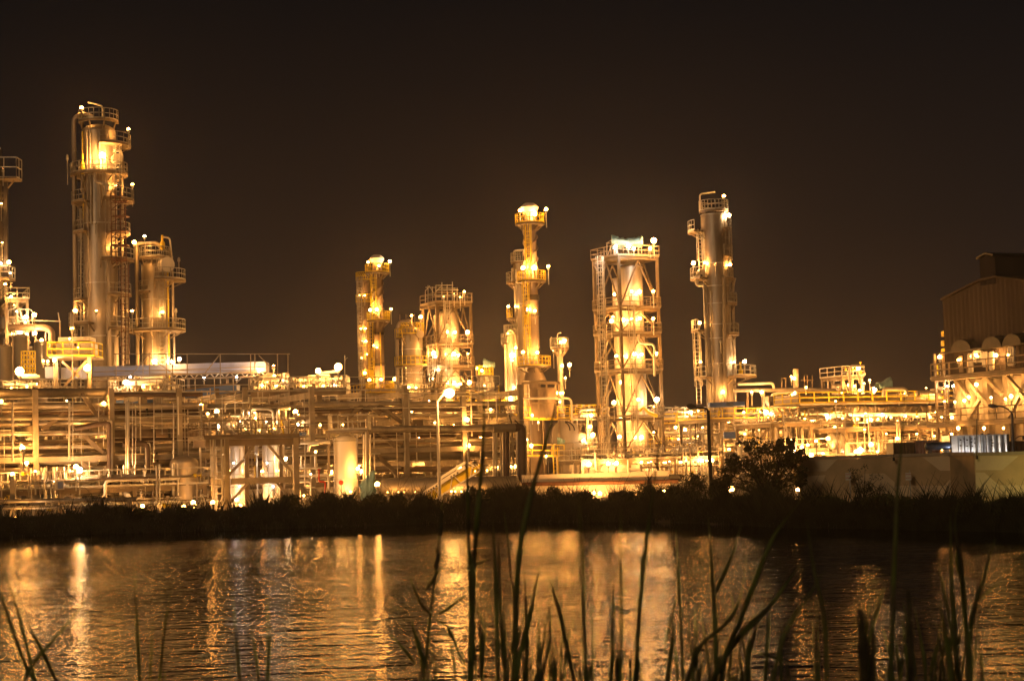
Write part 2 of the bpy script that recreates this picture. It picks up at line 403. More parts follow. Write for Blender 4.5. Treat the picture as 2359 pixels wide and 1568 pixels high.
n.links.new(dd_, lee.inputs[0]); n.links.new(mth('MULTIPLY', st.outputs[0], lee.outputs[0]), bp.inputs['Strength']); n.links.new(bp.outputs[0], bs.inputs['Normal'])
M['water'] = wm
b = MB(); b.poly([(-600, 5, 0), (600, 5, 0), (600, 118, 0), (-600, 118, 0)]); structure('pond_water', b, 'water')
# haze: one closed box of thin even air round the camera and the whole scene
hm = bpy.data.materials.new('haze_air'); hm.use_nodes = True; n = hm.node_tree; n.nodes.clear()
ho = n.nodes.new('ShaderNodeOutputMaterial'); pv = n.nodes.new('ShaderNodeVolumePrincipled')
pv.inputs['Color'].default_value = (0.92, 0.88, 0.82, 1); pv.inputs['Density'].default_value = HAZE; pv.inputs['Anisotropy'].default_value = 0.92
n.links.new(pv.outputs[0], ho.inputs['Volume']); M['haze'] = hm
b = MB(); b.box((0, 1650, 29), 6200, 3900, 62); hz = structure('haze', b, 'haze'); hz['kind'] = 'stuff'
# ================================================================== PAINTED PERIMETER WALL
DW = 84.0
def wall_part(t, name, D, px0, px1, ztop, th, m, z0=GZ-0.2, inset=0.0):
    a = P(px0, 1090, D); c = P(px1, 1090, D); b = MB()
    b.box(((a.x+c.x)/2, D+th/2+inset, (z0+ztop)/2), c.x-a.x, th, ztop-z0); return t.part(name, b, m)
w0 = P(1842, 1100, DW)
t = T('boundary_wall', 'long tan boundary wall painted with darker hexagon bands in front of the containers', 'wall', (w0.x, DW, GZ))
wall_part(t, 'wall_face', DW, 1842, 2246, 2.86, 0.25, 'wall')
a = P(1840, 1090, DW); c = P(2244.6, 1090, DW); b = MB(); b.box(((a.x+c.x)/2, DW+0.12, 2.94), c.x-a.x, 0.40, 0.14); t.part('coping', b, 'coping')
def wp(x, y, D, off): # crop pixel -> point just in front of the wall
    q = P(1887+x*0.2507, 786.3+y*0.2507, D); return Vector((q.x, D-off, q.z))
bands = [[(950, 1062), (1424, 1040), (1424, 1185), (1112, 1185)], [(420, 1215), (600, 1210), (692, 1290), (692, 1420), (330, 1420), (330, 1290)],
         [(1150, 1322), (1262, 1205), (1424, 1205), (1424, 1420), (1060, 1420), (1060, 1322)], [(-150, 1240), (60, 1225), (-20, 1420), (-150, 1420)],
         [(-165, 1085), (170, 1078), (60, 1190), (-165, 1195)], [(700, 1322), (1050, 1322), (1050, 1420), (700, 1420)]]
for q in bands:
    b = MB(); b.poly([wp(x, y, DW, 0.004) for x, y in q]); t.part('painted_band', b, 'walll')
DW2 = 79.5  # step depth set to shade the tan wall from the assumed lamp
w1_ = P(2246, 1100, DW2)
t = T('boundary_wall', 'projecting yellow lit wall panel with pale hexagon bands beside the tan wall', 'wall', (w1_.x, DW2, GZ))
a = P(2246, 1090, DW2); b = MB(); b.box((a.x+8, DW2+2.3, 1.62), 16, 4.6, 2.42); t.part('wall_face', b, 'wall')
b = MB(); b.box((a.x+8, DW2+2.3, 2.90), 16.12, 4.75, 0.14); t.part('coping', b, 'coping')
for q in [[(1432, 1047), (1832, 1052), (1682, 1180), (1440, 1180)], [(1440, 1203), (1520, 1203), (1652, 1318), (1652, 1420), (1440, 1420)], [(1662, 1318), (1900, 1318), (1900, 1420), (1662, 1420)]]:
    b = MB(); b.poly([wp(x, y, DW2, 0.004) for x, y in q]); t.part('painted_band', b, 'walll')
# assumed street lamp out of view, set low so it lights only that panel
p = P(2650, 900, 77.2); p.z = 2.55
t = T('street_lamp', 'assumed short greenish street lamp shining on the projecting yellow wall panel', 'street lamp', (p.x, p.y, GZ))
t.tube('pole', [(p.x, p.y, GZ), (p.x, p.y, p.z+0.1)], 0.08, 'galv')
t.tube('arm', [(p.x, p.y, p.z), (p.x-0.4, p.y+1.1, p.z+0.3)], 0.05, 'galv')
b = MB(); b.box((p.x-0.5, p.y+1.4, p.z+0.32), 0.3, 0.7, 0.14); hd = t.part('lamp_head', b, 'dark')
b = MB(); b.lathe((p.x-0.5, p.y+1.4, p.z+0.14), [(0.06, 0), (0.13, 0.05), (0.14, 0.1)], 10); t.part('bulb', b, 'lampg', hd)
# small notice boards before the wall
for px, py, lab in ((1954, 1097, 'small white notice board with red lines half hidden by the bush before the wall'), (2092.5, 1097, 'small white notice board with red lines on a thin pipe post before the bare wall')):
    D = 83.3; p = P(px, py, D); t = T('notice_board', lab, 'sign', (p.x, D, GZ), None)
    b = MB(); b.box(p, 0.26, 0.03, 0.36, (1, -0.12, 0)); bd = t.part('board', b, 'white')
    for dz in (0.10, -0.06):
        b = MB(); b.box(p+Vector((0, -0.018, dz)), 0.25, 0.006, 0.025, (1, -0.12, 0)); t.part('printed_line', b, 'red', bd)
    t.tube('post', [(p.x+0.08, D+0.04, GZ), (p.x+0.08, D+0.04, p.z+0.3)], 0.025, 'galv', 6)
# ================================================================== BOILER HOUSE
b0 = P(2186, 1000, 164.0); BD = (-V).copy()      # the visible gable face runs towards the viewer along -V
def BF(px, py): return PL(px, py, b0, BD)
t = T('boiler_house', 'tall corrugated boiler house with gabled roof monitor above a concrete frame', 'building', (b0.x, b0.y, GZ))
L = 24.0
def bt(px): return (BF(px, 900)-b0).dot(BD)      # distance along the face
zz = lambda px, py: BF(px, py).z
t2 = bt(2271); t3 = bt(2307); zb = zz(2215, 862)
prof = [(0, zz(2185, 690)), (t2, zz(2271, 646)), (t3, zz(2308, 638)), (bt(2359), zz(2359, 645)), (bt(2359)+7, zz(2359, 645)-1.6)]
def roofz(s):
    for (a, za), (c, zc) in zip(prof, prof[1:]):
        if a <= s <= c: return za+(zc-za)*(s-a)/(c-a)
    return prof[-1][1]
LB = prof[-1][0]; DEP = 26.0; NR = 56
b = MB(); pts = []
for i in range(NR+1):
    s_r = LB*i/NR; off = U*(-0.02 if i % 2 else 0.02); pts.append((b0+BD*s_r+off, roofz(s_r)))
for (p, z1), (q, z2) in zip(pts, pts[1:]):
    b.poly([(p.x, p.y, zb), (q.x, q.y, zb), (q.x, q.y, z2), (p.x, p.y, z1)])
e0 = b0; e1 = b0+U*DEP
for k in range(100):
    p = e0.lerp(e1, k/100) + (BD*0.05 if k % 2 else BD*-0.05); q = e0.lerp(e1, (k+1)/100) + (BD*0.05 if (k+1) % 2 else BD*-0.05)
    b.poly([(q.x, q.y, zb), (p.x, p.y, zb), (p.x, p.y, prof[0][1]), (q.x, q.y, prof[0][1])])
t.part('corrugated_wall', b, 'corr')
b = MB()
for (a, za), (c, zc) in zip(prof, prof[1:]):
    p0 = b0+BD*(a-0.0); p1 = b0+BD*c
    q = [p0-U*0.25+Z*(za-b0.z), p1-U*0.25+Z*(zc-b0.z), p1+U*DEP+Z*(zc-b0.z), p0+U*DEP+Z*(za-b0.z)]
    b.quad_prism([x+Z*0.02 for x in q], [x+Z*0.22 for x in q])
t.part('roof', b, 'corr')
# monitor
zm0, zmp, zm1 = zz(2270, 595), zz(2286, 584), zz(2305, 588)
tm = (t2+t3)/2; b = MB(); NM = 26
mp_ = lambda s: zm0+(zmp-zm0)*(s-t2)/(tm-t2) if s < tm else zmp+(zm1-zmp)*(s-tm)/(t3-tm)
pm = [(b0+BD*(t2+(t3-t2)*i/NM)+U*(-0.06 if i % 2 else 0.04), mp_(t2+(t3-t2)*i/NM)) for i in range(NM+1)]
for (p, z1), (q, z2) in zip(pm, pm[1:]): b.poly([(p.x, p.y, zz(2290, 646)-0.3), (q.x, q.y, zz(2290, 646)-0.3), (q.x, q.y, z2), (p.x, p.y, z1)])
for s_r in (t2, t3):
    p = b0+BD*s_r; q = p+U*DEP; b.poly([(p.x, p.y, zb+8), (q.x, q.y, zb+8), (q.x, q.y, mp_(s_r)), (p.x, p.y, mp_(s_r))])
mo = t.part('roof_monitor', b, 'corr')
b = MB()
for a, c in ((t2-0.1, tm), (tm, t3+0.1)):
    p0 = b0+BD*a; p1 = b0+BD*c; za = mp_(min(max(a, t2), t3)); zc = mp_(min(max(c, t2), t3))
    q = [Vector((p0.x, p0.y, za))-U*0.3, Vector((p1.x, p1.y, zc))-U*0.3, Vector((p1.x, p1.y, zc))+U*DEP, Vector((p0.x, p0.y, za))+U*DEP]
    b.quad_prism([x+Z*0.02 for x in q], [x+Z*0.2 for x in q])
t.part('monitor_roof', b, 'dark', mo)
# hoods over the openings
for px, py, w in ((2232, 800, 3.0), (2303, 793, 2.8), (2350, 787, 2.6)):
    p = BF(px, py+6); b = MB(); n_ = 8
    r1 = [p + BD*(w/2*c_(math.pi*i/n_)) + Z*(1.05*s_(math.pi*i/n_)) for i in range(n_+1)]
    r2 = [x - U*0.95 - Z*0.1 for x in r1]
    b.quad_prism(r1, r2); t.part('hood', b, 'dark')
cz = zz(2240, 806); q0 = b0.copy(); q0.z = cz; t.bar('added_light_shield', q0+BD*.2-U*.45, q0+BD*LB-U*.45, .9, 'dark', .14)  # added strip that keeps lamp light off the wall above the hoods
# openings: door, louvre frames
def face_box(px0, py0, px1, py1, th, m, name, off=0.1, parent=None):
    a = BF(px0, py0); c = BF(px1, py1); s0 = (a-b0).dot(BD); s1 = (c-b0).dot(BD)
    ctr = b0+BD*((s0+s1)/2)-U*off; ctr.z = (a.z+c.z)/2; b = MB(); b.box(ctr, abs(s1-s0), th, abs(a.z-c.z), BD); return t.part(name, b, m, parent)
dr = face_box(2211, 820, 2222, 857, 0.12, 'steel', 'door'); face_box(2213, 823, 2220, 833, 0.05, 'white', 'door_window', 0.19, dr)
for x0, x1, y0, y1 in ((2254, 2272, 810, 832), (2276, 2284, 812, 842), (2242, 2250, 816, 856), (2334, 2346, 800, 840), (2292, 2298, 812, 850)):
    f = MB(); 
    for (xa, ya, xb, yb) in ((x0, y0, x1, y0), (x0, y1, x1, y1), (x0, y0, x0, y1), (x1, y0, x1, y1), ((x0+x1)/2, y0, (x0+x1)/2, y1), (x0, (y0+y1)/2, x1, (y0+y1)/2)):
        f.bar(BF(xa, ya)-U*0.5, BF(xb, yb)-U*0.5, 0.2)
    t.part('louvre_frame', f, 'white')
# lower frame: columns, girts, infill panels, braces
zg = GZ
bp_ = MB(); a = b0+U*0.9; q = a+BD*L
bp_.quad_prism([Vector((a.x, a.y, zg)), Vector((q.x, q.y, zg)), Vector((q.x, q.y, zb-0.5)), Vector((a.x, a.y, zb-0.5))], [Vector((a.x, a.y, zg))+U*18, Vector((q.x, q.y, zg))+U*18, Vector((q.x, q.y, zb-0.5))+U*18, Vector((a.x, a.y, zb-0.5))+U*18])
t.part('infill_wall', bp_, 'panel')
for px in (2206, 2228, 2267, 2314, 2357, 2400, 2450):
    p = BF(px, 900); p.z = zg; b = MB(); b.bar(p+U*0.4, p+U*0.4+Z*(zb-zg-0.3), 0.6, 0.7); t.part('column', b, 'conc')
for py in (909, 936):
    a = b0.copy(); a.z = zz(2215, py); t.bar('girt', a+U*.75, a+U*.75+BD*L, 0.26, 'conc')
for q in ([(2203, 873), (2232, 912)], [(2233, 874), (2263, 914)], [(2276, 871), (2311, 909)], [(2323, 868), (2353, 901)], [(2263, 914), (2236, 962)], [(2353, 909), (2326, 960)], [(2264, 914), (2290, 946)], [(2354, 906), (2380, 940)]):
    a, c = BF(*q[0]), BF(*q[1]); t.bar('brace', a-U*0.15, c-U*0.15, 0.34, 'conc')
# walkways
for (py, out_, m1) in ((866, 1.5, 'steel'), (973, 1.5, 'steel')):
    z1 = zz(2206, py) if py < 900 else zz(2200, py); s0 = -0.6 if py < 900 else -1.6
    b = MB(); c = b0+BD*((L+s0)/2)-U*(out_/2-0.2); c.z = z1-0.2; b.box(c, L-s0, out_, 0.32, BD); wk = t.part('walkway', b, m1)
    p0 = b0+BD*s0-U*(out_-0.25); p1 = b0+BD*L-U*(out_-0.25); p0.z = p1.z = z1
    r = MB(); r.rail([p0+U*1.2, p0, p1], 1.25, 0.055, 2.6); t.part('railing', r, 'steel', wk)
lampspec = [(2263, 818, .7, 'lampb'), (2218, 829, 0.5, 'lampd'), (2309, 818, .7, 'lamp'), (2248, 820, 0.5, 'lamp'), (2335, 818, .6, 'lampd'), (2250, 914, .9, 'lampb'), (2240, 922, .9, 'lampb'), (2348, 912, .9, 'lampb'), (2335, 918, .9, 'lampb'), (2308, 915, 1.2, 'lampd'), (2216, 925, 0.8, 'lampb'),
            (2240, 985, 1.6, 'lampd'), (2300, 985, 1.6, 'lampd'), (2345, 985, 1.6, 'lampd'), (2280, 885, 1.5, 'lampd')]
for px, py, off, mk in lampspec:
    lamp(t, 0, 0, 0, h=0.7, r=0.2, mk=mk, p=BF(px, py)-U*off)
# stair tower beside the boiler house
t = T('stair_tower', 'open steel stair tower with yellow gates against the boiler house corner', 'stair tower', tuple(P(2172, 1000, 166)))
D = 166
for px in (2163, 2183):
    for dd in (0, 3.0):
        a = P(px, 1040, D+dd); c = P(px, 815, D+dd); a.z = GZ; t.bar('column', a, Vector((a.x, a.y, c.z)), 0.2, 'steel')
for k, py in enumerate((866, 893, 922, 950, 980)):
    a = P(2160, py, D); c = P(2186, py, D); b = MB(); b.box(((a.x+c.x)/2, D+1.5, a.z-0.1), c.x-a.x, 3.2, 0.2); dk = t.part('landing', b, 'grate')
    r = MB(); r.rail([(a.x, D, a.z), (c.x, D, a.z)], 1.2, 0.05, 1.0); t.part('railing', r, 'yellow' if k == 0 else 'steel', dk)
for py in (768, 790, 808): 
    a = P(2176, py, D); b = MB(); b.box((a.x+0.3, D+0.5, a.z), 0.8, 0.9, 0.5); t.part('junction_box', b, 'yellow')
t.bar('riser', P(2184, 866, D), P(2184, 745, D), 0.45, 'steel')
for px, py, mk in ((2165, 822, 'lampd'), (2183, 749, 'lamp'), (2182, 890, 'lamp'), (2197, 889, 'lamp'), (2176, 925, 'lampd')): lamp(t, px, py, D-0.6, h=1.6, r=0.24, mk=mk)
# ================================================================== TALL COLUMNS AND STACKS
def patch(tw, px, py, r=0.24, mk='lamp', d=1.1, h=1.5):  # lamp standing before a shell, washing it with light; assumed where only a lit band shows
    p = P(px, py, tw.D); y = tw.D - math.sqrt(max(tw.r**2-(p.x-tw.c.x)**2, 0)) - d
    return lamp(tw.t, px, py, y, h=h, r=r, mk=mk)
# --- T1: tallest column
A = Tower('distillation_column', 'tallest aluminium clad column with round top platform and long side pipe', 'column', 231, 600, 287, 190, 39.5, seams=6)
A.platform(280, 46, -200, 20, m='steel'); A.platform(402, 66); A.platform(336, 74, -75, 40, cx=0); A.platform(463, 80, -70, 35); A.platform(467, 64, 165, 250)
A.platform(600, 78, -75, 20); A.platform(745, 74, 160, 260); A.platform(757, 66, -60, 30); A.platform(690, 62, 150, 235); A.platform(535, 60, 150, 245); A.platform(680, 70, -60, 15); A.platform(540, 70, -60, 5)
A.pipe([(177, 1080), (170, 270), (196, 262), (214, 270)], 0.26, 'clad', -0.5); A.pipe([(252, 1080), (251, 640), (250, 600), (240, 594)], 0.24, 'clad', -2.1)
A.pipe([(283, 1080), (282, 355), (270, 341)], 0.14, 'pipe', 0.3); A.pipe([(219, 380), (219, 418), (246, 424), (247, 440)], 0.2, 'pipe', -2.6)
A.pipe([(200, 372), (190, 395), (188, 440), (196, 448)], 0.16, 'clad', -1.9); A.pipe([(237, 275), (236, 244), (203, 236)], 0.14, 'pipew', -0.4, 'davit'); A.pipe([(296, 838), (291, 610)], 0.12, 'galv', -0.2)
A.pipe([(186, 1080), (187, 480)], 0.08, 'galv', -1.2); A.pipe([(204, 1080), (203, 450)], 0.05, 'galv', -2.0); A.pipe([(243, 640), (243, 345)], 0.06, 'galv', -2.1)
b = MB(); p = P(190, 372, 187.6); b.lathe((p.x, p.y, p.z-1.4), [(0.12, 0), (0.3, 0.5), (0.3, 1.0), (0.14, 1.4), (0.1, 2.2)], 10); A.t.part('relief_valve', b, 'yellow', smooth=True)
b = MB(); p = P(269, 367, 188.6); b.lathe(p, [(0.55, -0.4), (0.58, 0.1), (0.62, 0.12), (0.62, 0.3)], 16, axis=(0.55, -0.8, 0)); A.t.part('manhole', b, 'clad', smooth=True)
A.ladder(262, 600, 463, -2.6); A.ladder(287, 838, 600, -0.5); A.ladder(192, 760, 480, -1.0); A.ladder(272, 470, 345, -1.6)
# lift scaffold beside it
for px, py, r, h in ((188, 249, .3, 2.2), (296, 298, .24, 2.0), (305, 425, .32, 2.4), (309, 558, .26, 1.8), (173, 716, .33, 2.6), (304.6, 716, .33, 2.4), (155, 365, .1, 3.0)):
    A.lamp(px, py, -0.8 if px < 300 else -0.2, h=h, r=r, mk='off' if r < .2 else 'lamp')
patch(A, 236, 358, .40, 'lampb', 1.0, 4.0); patch(A, 266, 428, .24, 'lamp', 0.7); patch(A, 266, 565, .26, 'lamp', 0.9); patch(A, 222, 716, .14, 'lampd', 1.4); patch(A, 220, 513, .1, 'lampd', 0.5)
# --- scaffold tower clinging to its flank
D = 186.5
t = T('scaffold_tower', 'dense rusty scaffold clinging to the flank of the tallest column', 'scaffold', tuple(P(278, 1080, D)))
for i, px in enumerate((258, 268, 279, 291)):
    for dd in (0, 1.6): t.bar('standard', P(px, 608, D+dd), P(px-3, 440 if px < 280 else 470, D+dd), 0.09, 'rust')
for k in range(10):
    y = 452+k*16
    for dd in (0, 1.6): t.bar('ledger', P(256, y, D+dd), P(293, y-1, D+dd), 0.07, 'rust')
    if k % 2: t.bar('brace', P(258, y+14, D), P(291, y-12, D), 0.06, 'rust')
for k in range(5):
    a = P(275, 462+k*34, D); b = MB(); b.box((a.x, a.y+0.8, a.z), 1.6, 1.5, 0.08); t.part('plank_deck', b, 'rust')
for px in (280, 290, 297):
    t.bar('standard', P(px, 840, D+1), P(px-1, 610, D+1), 0.08, 'rust')
for k in range(14): t.bar('ledger', P(278, 620+k*16, D+1), P(299, 619+k*16, D+1), 0.06, 'rust')
# --- T2
Bt = Tower('distillation_column', 'shorter fat clad column beside the tallest one with a bent pipe looping over its top', 'column', 358.5, 700, 599, 194, 31.5, seams=4)
Bt.platform(594, 36, m='steel'); Bt.platform(646, 70, -80, 30); Bt.platform(761, 68); Bt.platform(672, 40, 150, 260)
Bt.pipe([(319, 1080), (315, 565), (318, 561), (362, 560), (372, 572)], 0.24, 'clad', -0.5); Bt.pipe([(396, 596), (391, 548), (376, 546)], 0.13, 'pipew', 0, 'davit')
Bt.pipe([(398, 646), (399, 740), (396, 762)], 0.13, 'pipe', -0.6); Bt.pipe([(402, 838), (398, 650), (396, 590)], 0.12, 'pipe', 0.4); Bt.pipe([(330, 1080), (327, 610)], 0.08, 'galv', -0.8); Bt.pipe([(352, 1080), (350, 640)], 0.05, 'galv', -1.8)
b = MB(); p = P(374, 560, 193.4); b.lathe((p.x, p.y, p.z-0.8), [(0.15, 0), (0.3, 0.3), (0.3, 0.8), (0.12, 1.1), (0.12, 1.7)], 10); Bt.t.part('relief_valve', b, 'yellow', smooth=True)
b = MB(); p = P(381, 610, 192.3); b.lathe(p, [(0.75, -0.5), (0.78, 0.4), (0.84, 0.42), (0.84, 0.6)], 16, axis=(0.6, -0.7, 0)); Bt.t.part('manhole', b, 'white', smooth=True)
Bt.ladder(374, 838, 600, -1.7); Bt.ladder(341, 594, 561, -1.2, cage=False)
for px, py, r, h in ((333, 544, .28, 1.8), (309, 560, .26, 0.6), (412, 596, .24, 2.2), (405, 714, .22, 2.4), (413, 827, .28, 1.5), (396, 832, .26, 1.0)): Bt.lamp(px, py, -0.5, h=h, r=r)
patch(Bt, 374, 719, .36, 'lampb', 0.9, 2); patch(Bt, 356, 832, .34, 'lampb', 1.0, 2); patch(Bt, 381, 601, .2, 'lamp', 0.8)
# --- pair of stacks, middle distance
def furnace_stack(label, px, D, ytop, rpx, plats, band=None, strake=None, cap=True, m='stack', yb=1000, rb=None):
    s = Tower('exhaust_stack', label, 'stack', px, yb, ytop, D, rpx, m, seams=0, top='flat', n=24, seg=None)
    if cap:
        b = MB(); z = s.zt; r = s.r; b.lathe((s.c.x, D, z-0.05), [(r*1.0, 0), (r*1.45, 0.55), (r*1.5, 0.8), (r*1.2, 1.05), (r*0.75, 1.3), (r*0.6, 1.3)], 24); s.t.part('cap', b, 'white', smooth=True)
    for (py, R, a0, a1) in plats: s.platform(py, R, a0, a1, m='steel', rm='yellow')
    for py in band or ():
        z = s.z(py); b = MB(); b.sector(s.c, s.r-0.02, s.r+0.12, 0, 360, z-0.18, z+0.18); s.t.part('flange_band', b, 'dark')
    if strake:
        z0, z1 = s.z(strake[1]), s.z(strake[0])
        for k in range(3):
            b = MB(); n_ = 40; pr = []
            for i in range(n_+1):
                a = 2*math.pi*(k/3 + 1.35*i/n_); z = z0+(z1-z0)*i/n_; d = Vector((c_(a), s_(a), 0)); pr.append((Vector((s.c.x, D, z))+d*s.r*0.98, Vector((s.c.x, D, z))+d*s.r*1.25))
            for (p, q), (p2, q2) in zip(pr, pr[1:]): b.quad_prism([p, q, q+Z*0.06, p+Z*0.06], [p2, q2, q2+Z*0.06, p2+Z*0.06])
            s.t.part('helical_strake', b, m)
    return s
S = furnace_stack('slim yellow platformed stack with flared cap in front of its twin stack', 878, 240, 608, 11.5, [(628, 28, -180, 180), (738, 27, -180, 180), (899, 33, -180, 180), (823, 20, 100, 220)], (769, 840), (632, 715))
for px, py, r in ((848, 604, .3), (898, 602, .28), (853, 714, .3), (901, 712, .3), (861, 796, .33), (851, 875, .3), (909, 873, .3)): S.lamp(px, py, -1.0, h=2.0, r=r)
patch(S, 873, 612, .3, 'lamp', 0.9); patch(S, 868, 713, .3, 'lampb', 0.9); patch(S, 868, 800, .26, 'lamp', 0.8); patch(S, 878, 874, .34, 'lampb', 1.0)
S.ladder(857, 900, 742, -1.2, 'yellow'); S.ladder(862, 738, 630, -0.9, 'yellow')
S2b = furnace_stack('twin stack with twisted strakes standing behind the slim capped stack', 847, 252, 636, 12.5, [(646, 19, -180, 180), (697, 20, -180, 180), (768, 14, 90, 270), (798, 13, 90, 270), (829, 13, 90, 270), (871, 16, -180, 180)], (), (640, 745), False)
for px, py, r in ((828, 681, .22), (831, 757, .28), (835, 786, .24), (833, 825, .2), (840, 859, .34)): S2b.lamp(px, py, -1.2, h=1.8, r=r)
patch(S2b, 840, 681, .2); patch(S2b, 842, 757, .22); patch(S2b, 843, 786, .22); patch(S2b, 845, 816, .24); S2b.ladder(834, 905, 640, -1.5, 'galv')
for tw_, n_ in ((A, 9), (Bt, 6), (S, 3)):
    for k in range(n_):
        a_ = R_(-170+160*rnd.random()); z0_ = GZ+(tw_.zt-GZ)*.8*rnd.random(); z1_ = min(z0_+6+14*rnd.random(), tw_.zt-1); rr_ = tw_.r+.12+.25*rnd.random(); q_ = Vector((tw_.c.x+rr_*c_(a_), tw_.D+rr_*s_(a_), 0))
        tw_.t.tube('conduit', [q_+Z*z0_, q_+Z*z1_], rnd.choice((.04, .06, .09)), rnd.choice(('galv', 'pipe', 'steel', 'yellow')), 6)
# --- C3: fat banded column
C3 = Tower('banded_column', 'stubby fat column ringed by welded bands next to the braced steel frame', 'column', 949, 850, 752, 225, 25.5, seams=6, m='cladm')
C3.platform(770, 30, -180, 180, m='steel', rm='yellow', h=1.4); C3.platform(842, 40, -180, 180, rm='yellow'); C3.platform(908, 36, -180, 180); C3.platform(778, 38, 150, 240, rm='yellow')
C3.pipe([(918, 1000), (914, 760), (920, 742), (944, 738), (948, 752)], 0.28, 'clad', -0.8); C3.pipe([(927, 1000), (926, 770)], 0.1, 'galv', -1.4)
b = MB(); p = P(967, 770, 223.7); b.lathe(p, [(0.45, -0.3), (0.46, 0.1), (0.52, 0.12), (0.52, 0.25)], 16, axis=(0.3, -1, 0)); C3.t.part('manhole', b, 'cladm', smooth=True)
for px in (921, 935, 955, 968): C3.t.bar('mast', P(px, 752, 224), P(px, 724, 224), 0.09, 'steel')
C3.lamp(948, 727, -0.3, h=1.8, r=.32); C3.lamp(969, 730, -0.3, h=1.8, r=.32); C3.lamp(942, 892, -2.2, h=1.5, r=.34); patch(C3, 935, 848, .14, 'lampd'); patch(C3, 958, 893, .2, 'lamp')
# --- braced frames with a column inside
def frame_tower(label, D, pf, th, side, decks, ybase, rail_m='steel', m='steeld', brace=True, skip=()):
    u = Vector((c_(R_(th)), s_(R_(th)), 0)); v = Vector((-s_(R_(th)), c_(R_(th)), 0))
    f = P(pf, 950, D); f.z = GZ; s = side*D/F; cs = [f, f+u*s, f+u*s+v*s, f+v*s]; ctr = f+(u+v)*s/2
    t = T('steel_frame', label, 'steel frame', ctr)
    def zf(py):
        px = W/2+F*f.x/D
        for _ in range(3): p = P(px, py, D); px += (f.x-p.x)*F/D
        return p.z
    zs = [zf(y) for y in decks]; zt = zs[0]
    for c in cs: t.bar('column', c, Vector((c.x, c.y, zt+0.2)), 0.30, m)
    lv = [GZ]+sorted(zs)
    for i, z in enumerate(zs):
        for a, c in zip(cs, cs[1:]+cs[:1]): t.bar('beam', Vector((a.x, a.y, z-0.25)), Vector((c.x, c.y, z-0.25)), 0.2, m, 0.34)
        if i in skip: continue
        b = MB(); e_ = s/2+0.22; r_in = s*0.27
        for (a0, a1) in ((-1, -0.5), (0.5, 1)):
            b.box(ctr+u*(e_*(a0+a1)/2)+Z*(z+0.03-ctr.z), e_*0.5, 2*e_, 0.12, u)
            b.box(ctr+v*(e_*(a0+a1)/2)+Z*(z+0.03-ctr.z), 1.0*e_, e_*0.5, 0.12, u)
        dk = t.part('deck', b, 'grate'); k = [ctr+u*(e_*x)+v*(e_*y)+Z*(z+0.09-ctr.z) for x, y in ((-1, -1), (1, -1), (1, 1), (-1, 1))]
        r = MB(); r.rail(k, 1.15, 0.034, 1.5, True); t.part('railing', r, rail_m, dk)
    if brace:
        for z0, z1 in zip(lv, lv[1:]):
            for a, c in ((cs[0], cs[1]), (cs[3], cs[0]), (cs[1], cs[2]), (cs[2], cs[3])):
                mid = (a+c)/2; mid.z = z1-0.5
                t.bar('brace', Vector((a.x, a.y, z0+0.1)), mid, 0.15, m); t.bar('brace', Vector((c.x, c.y, z0+0.1)), mid, 0.15, m)
    t.zf = zf; t.ctr = ctr; t.D = D; t.cs = cs; t.u = u; t.v = v; t.s = s; t.zs = zs
    return t
F2 = frame_tower('tall braced steel frame with six decks topped by a teal tarpaulin', 198, 1437, 30, 107, [588, 707, 766, 852, 960, 1043], 1090)
cc = F2.ctr
C8 = Tower('reactor_column', 'round topped silver reactor inside the tall frame with the teal tarpaulin', 'column', 1464, 900, 606, 201, 25.5, seams=3)
C8.c  # stands inside the frame
for px, py in ((1455, 671), (1473, 672), (1455, 735), (1474, 733), (1435, 737), (1462, 815), (1478, 816), (1470, 920), (1462, 1006), (1478, 1007), (1432, 962), (1433, 820)): patch(C8, px, py, .3, 'lampb' if py > 700 else 'lamp', 0.85, 1.2)
C9 = Tower('riser_column', 'narrow side riser beside the silver reactor inside the tall frame', 'column', 1427, 900, 640, 202.5, 8.5, seams=0)
for px, py, r in ((1416, 678, .36), (1505, 671, .36), (1409, 739, .36), (1412, 730, .26), (1505, 734, .28), (1420, 820, .34), (1510, 814.5, .36), (1414.5, 927, .34), (1512.7, 920, .34), (1506, 938, .24), (1427, 1006, .34), (1506, 996, .3), (1432, 880, .34), (1436, 1062, .3), (1500, 1062, .26)):
    lamp(F2, px, py, 199, h=1.8, r=r)
lamp(F2, 1506, 554, 199, h=1.8, r=.42, mk='lampb'); lamp(F2, 1498, 572, 198.5, h=1, r=.26); lamp(F2, 1420, 566, 198, h=1, r=.22); lamp(F2, 1460, 572, 198.2, h=0.8, r=.2); lamp(F2, 1448, 567, 196.4, h=0.8, r=.3, mk='lampc'); lamp(F2, 1416, 570, 197.2, h=0.8, r=.22, mk='lampc')  # the two cool lamps are added to brighten the tarpaulin
b = MB(); b.ladder(P(1398, 1085, 198.5), F2.zs[0]); F2.part('ladder', b, 'galv'); b = MB(); b.ladder(P(1466, 1085, 197.2), F2.zs[1]); F2.part('ladder', b, 'galv')
F2.tube('pipe', elbow([P(1508, 866, 198.5), P(1508, 840, 198.5), P(1508, 793, 198.5), P(1472, 790, 198.5), P(1471, 770, 198.5)], .5), 0.14, 'pipew')
for k, (x0, y0, x1, y1) in enumerate(((1400, 588, 1412, 555), (1420, 555, 1412, 588), (1398, 588, 1398, 560), (1398, 560, 1416, 548), (1478, 588, 1478, 560), (1460, 588, 1460, 556), (1436, 588, 1436, 558), (1396, 560, 1480, 558))):
    F2.bar('tarpaulin_frame', P(x0, y0, 200), P(x1, y1, 200), 0.1, 'steel')
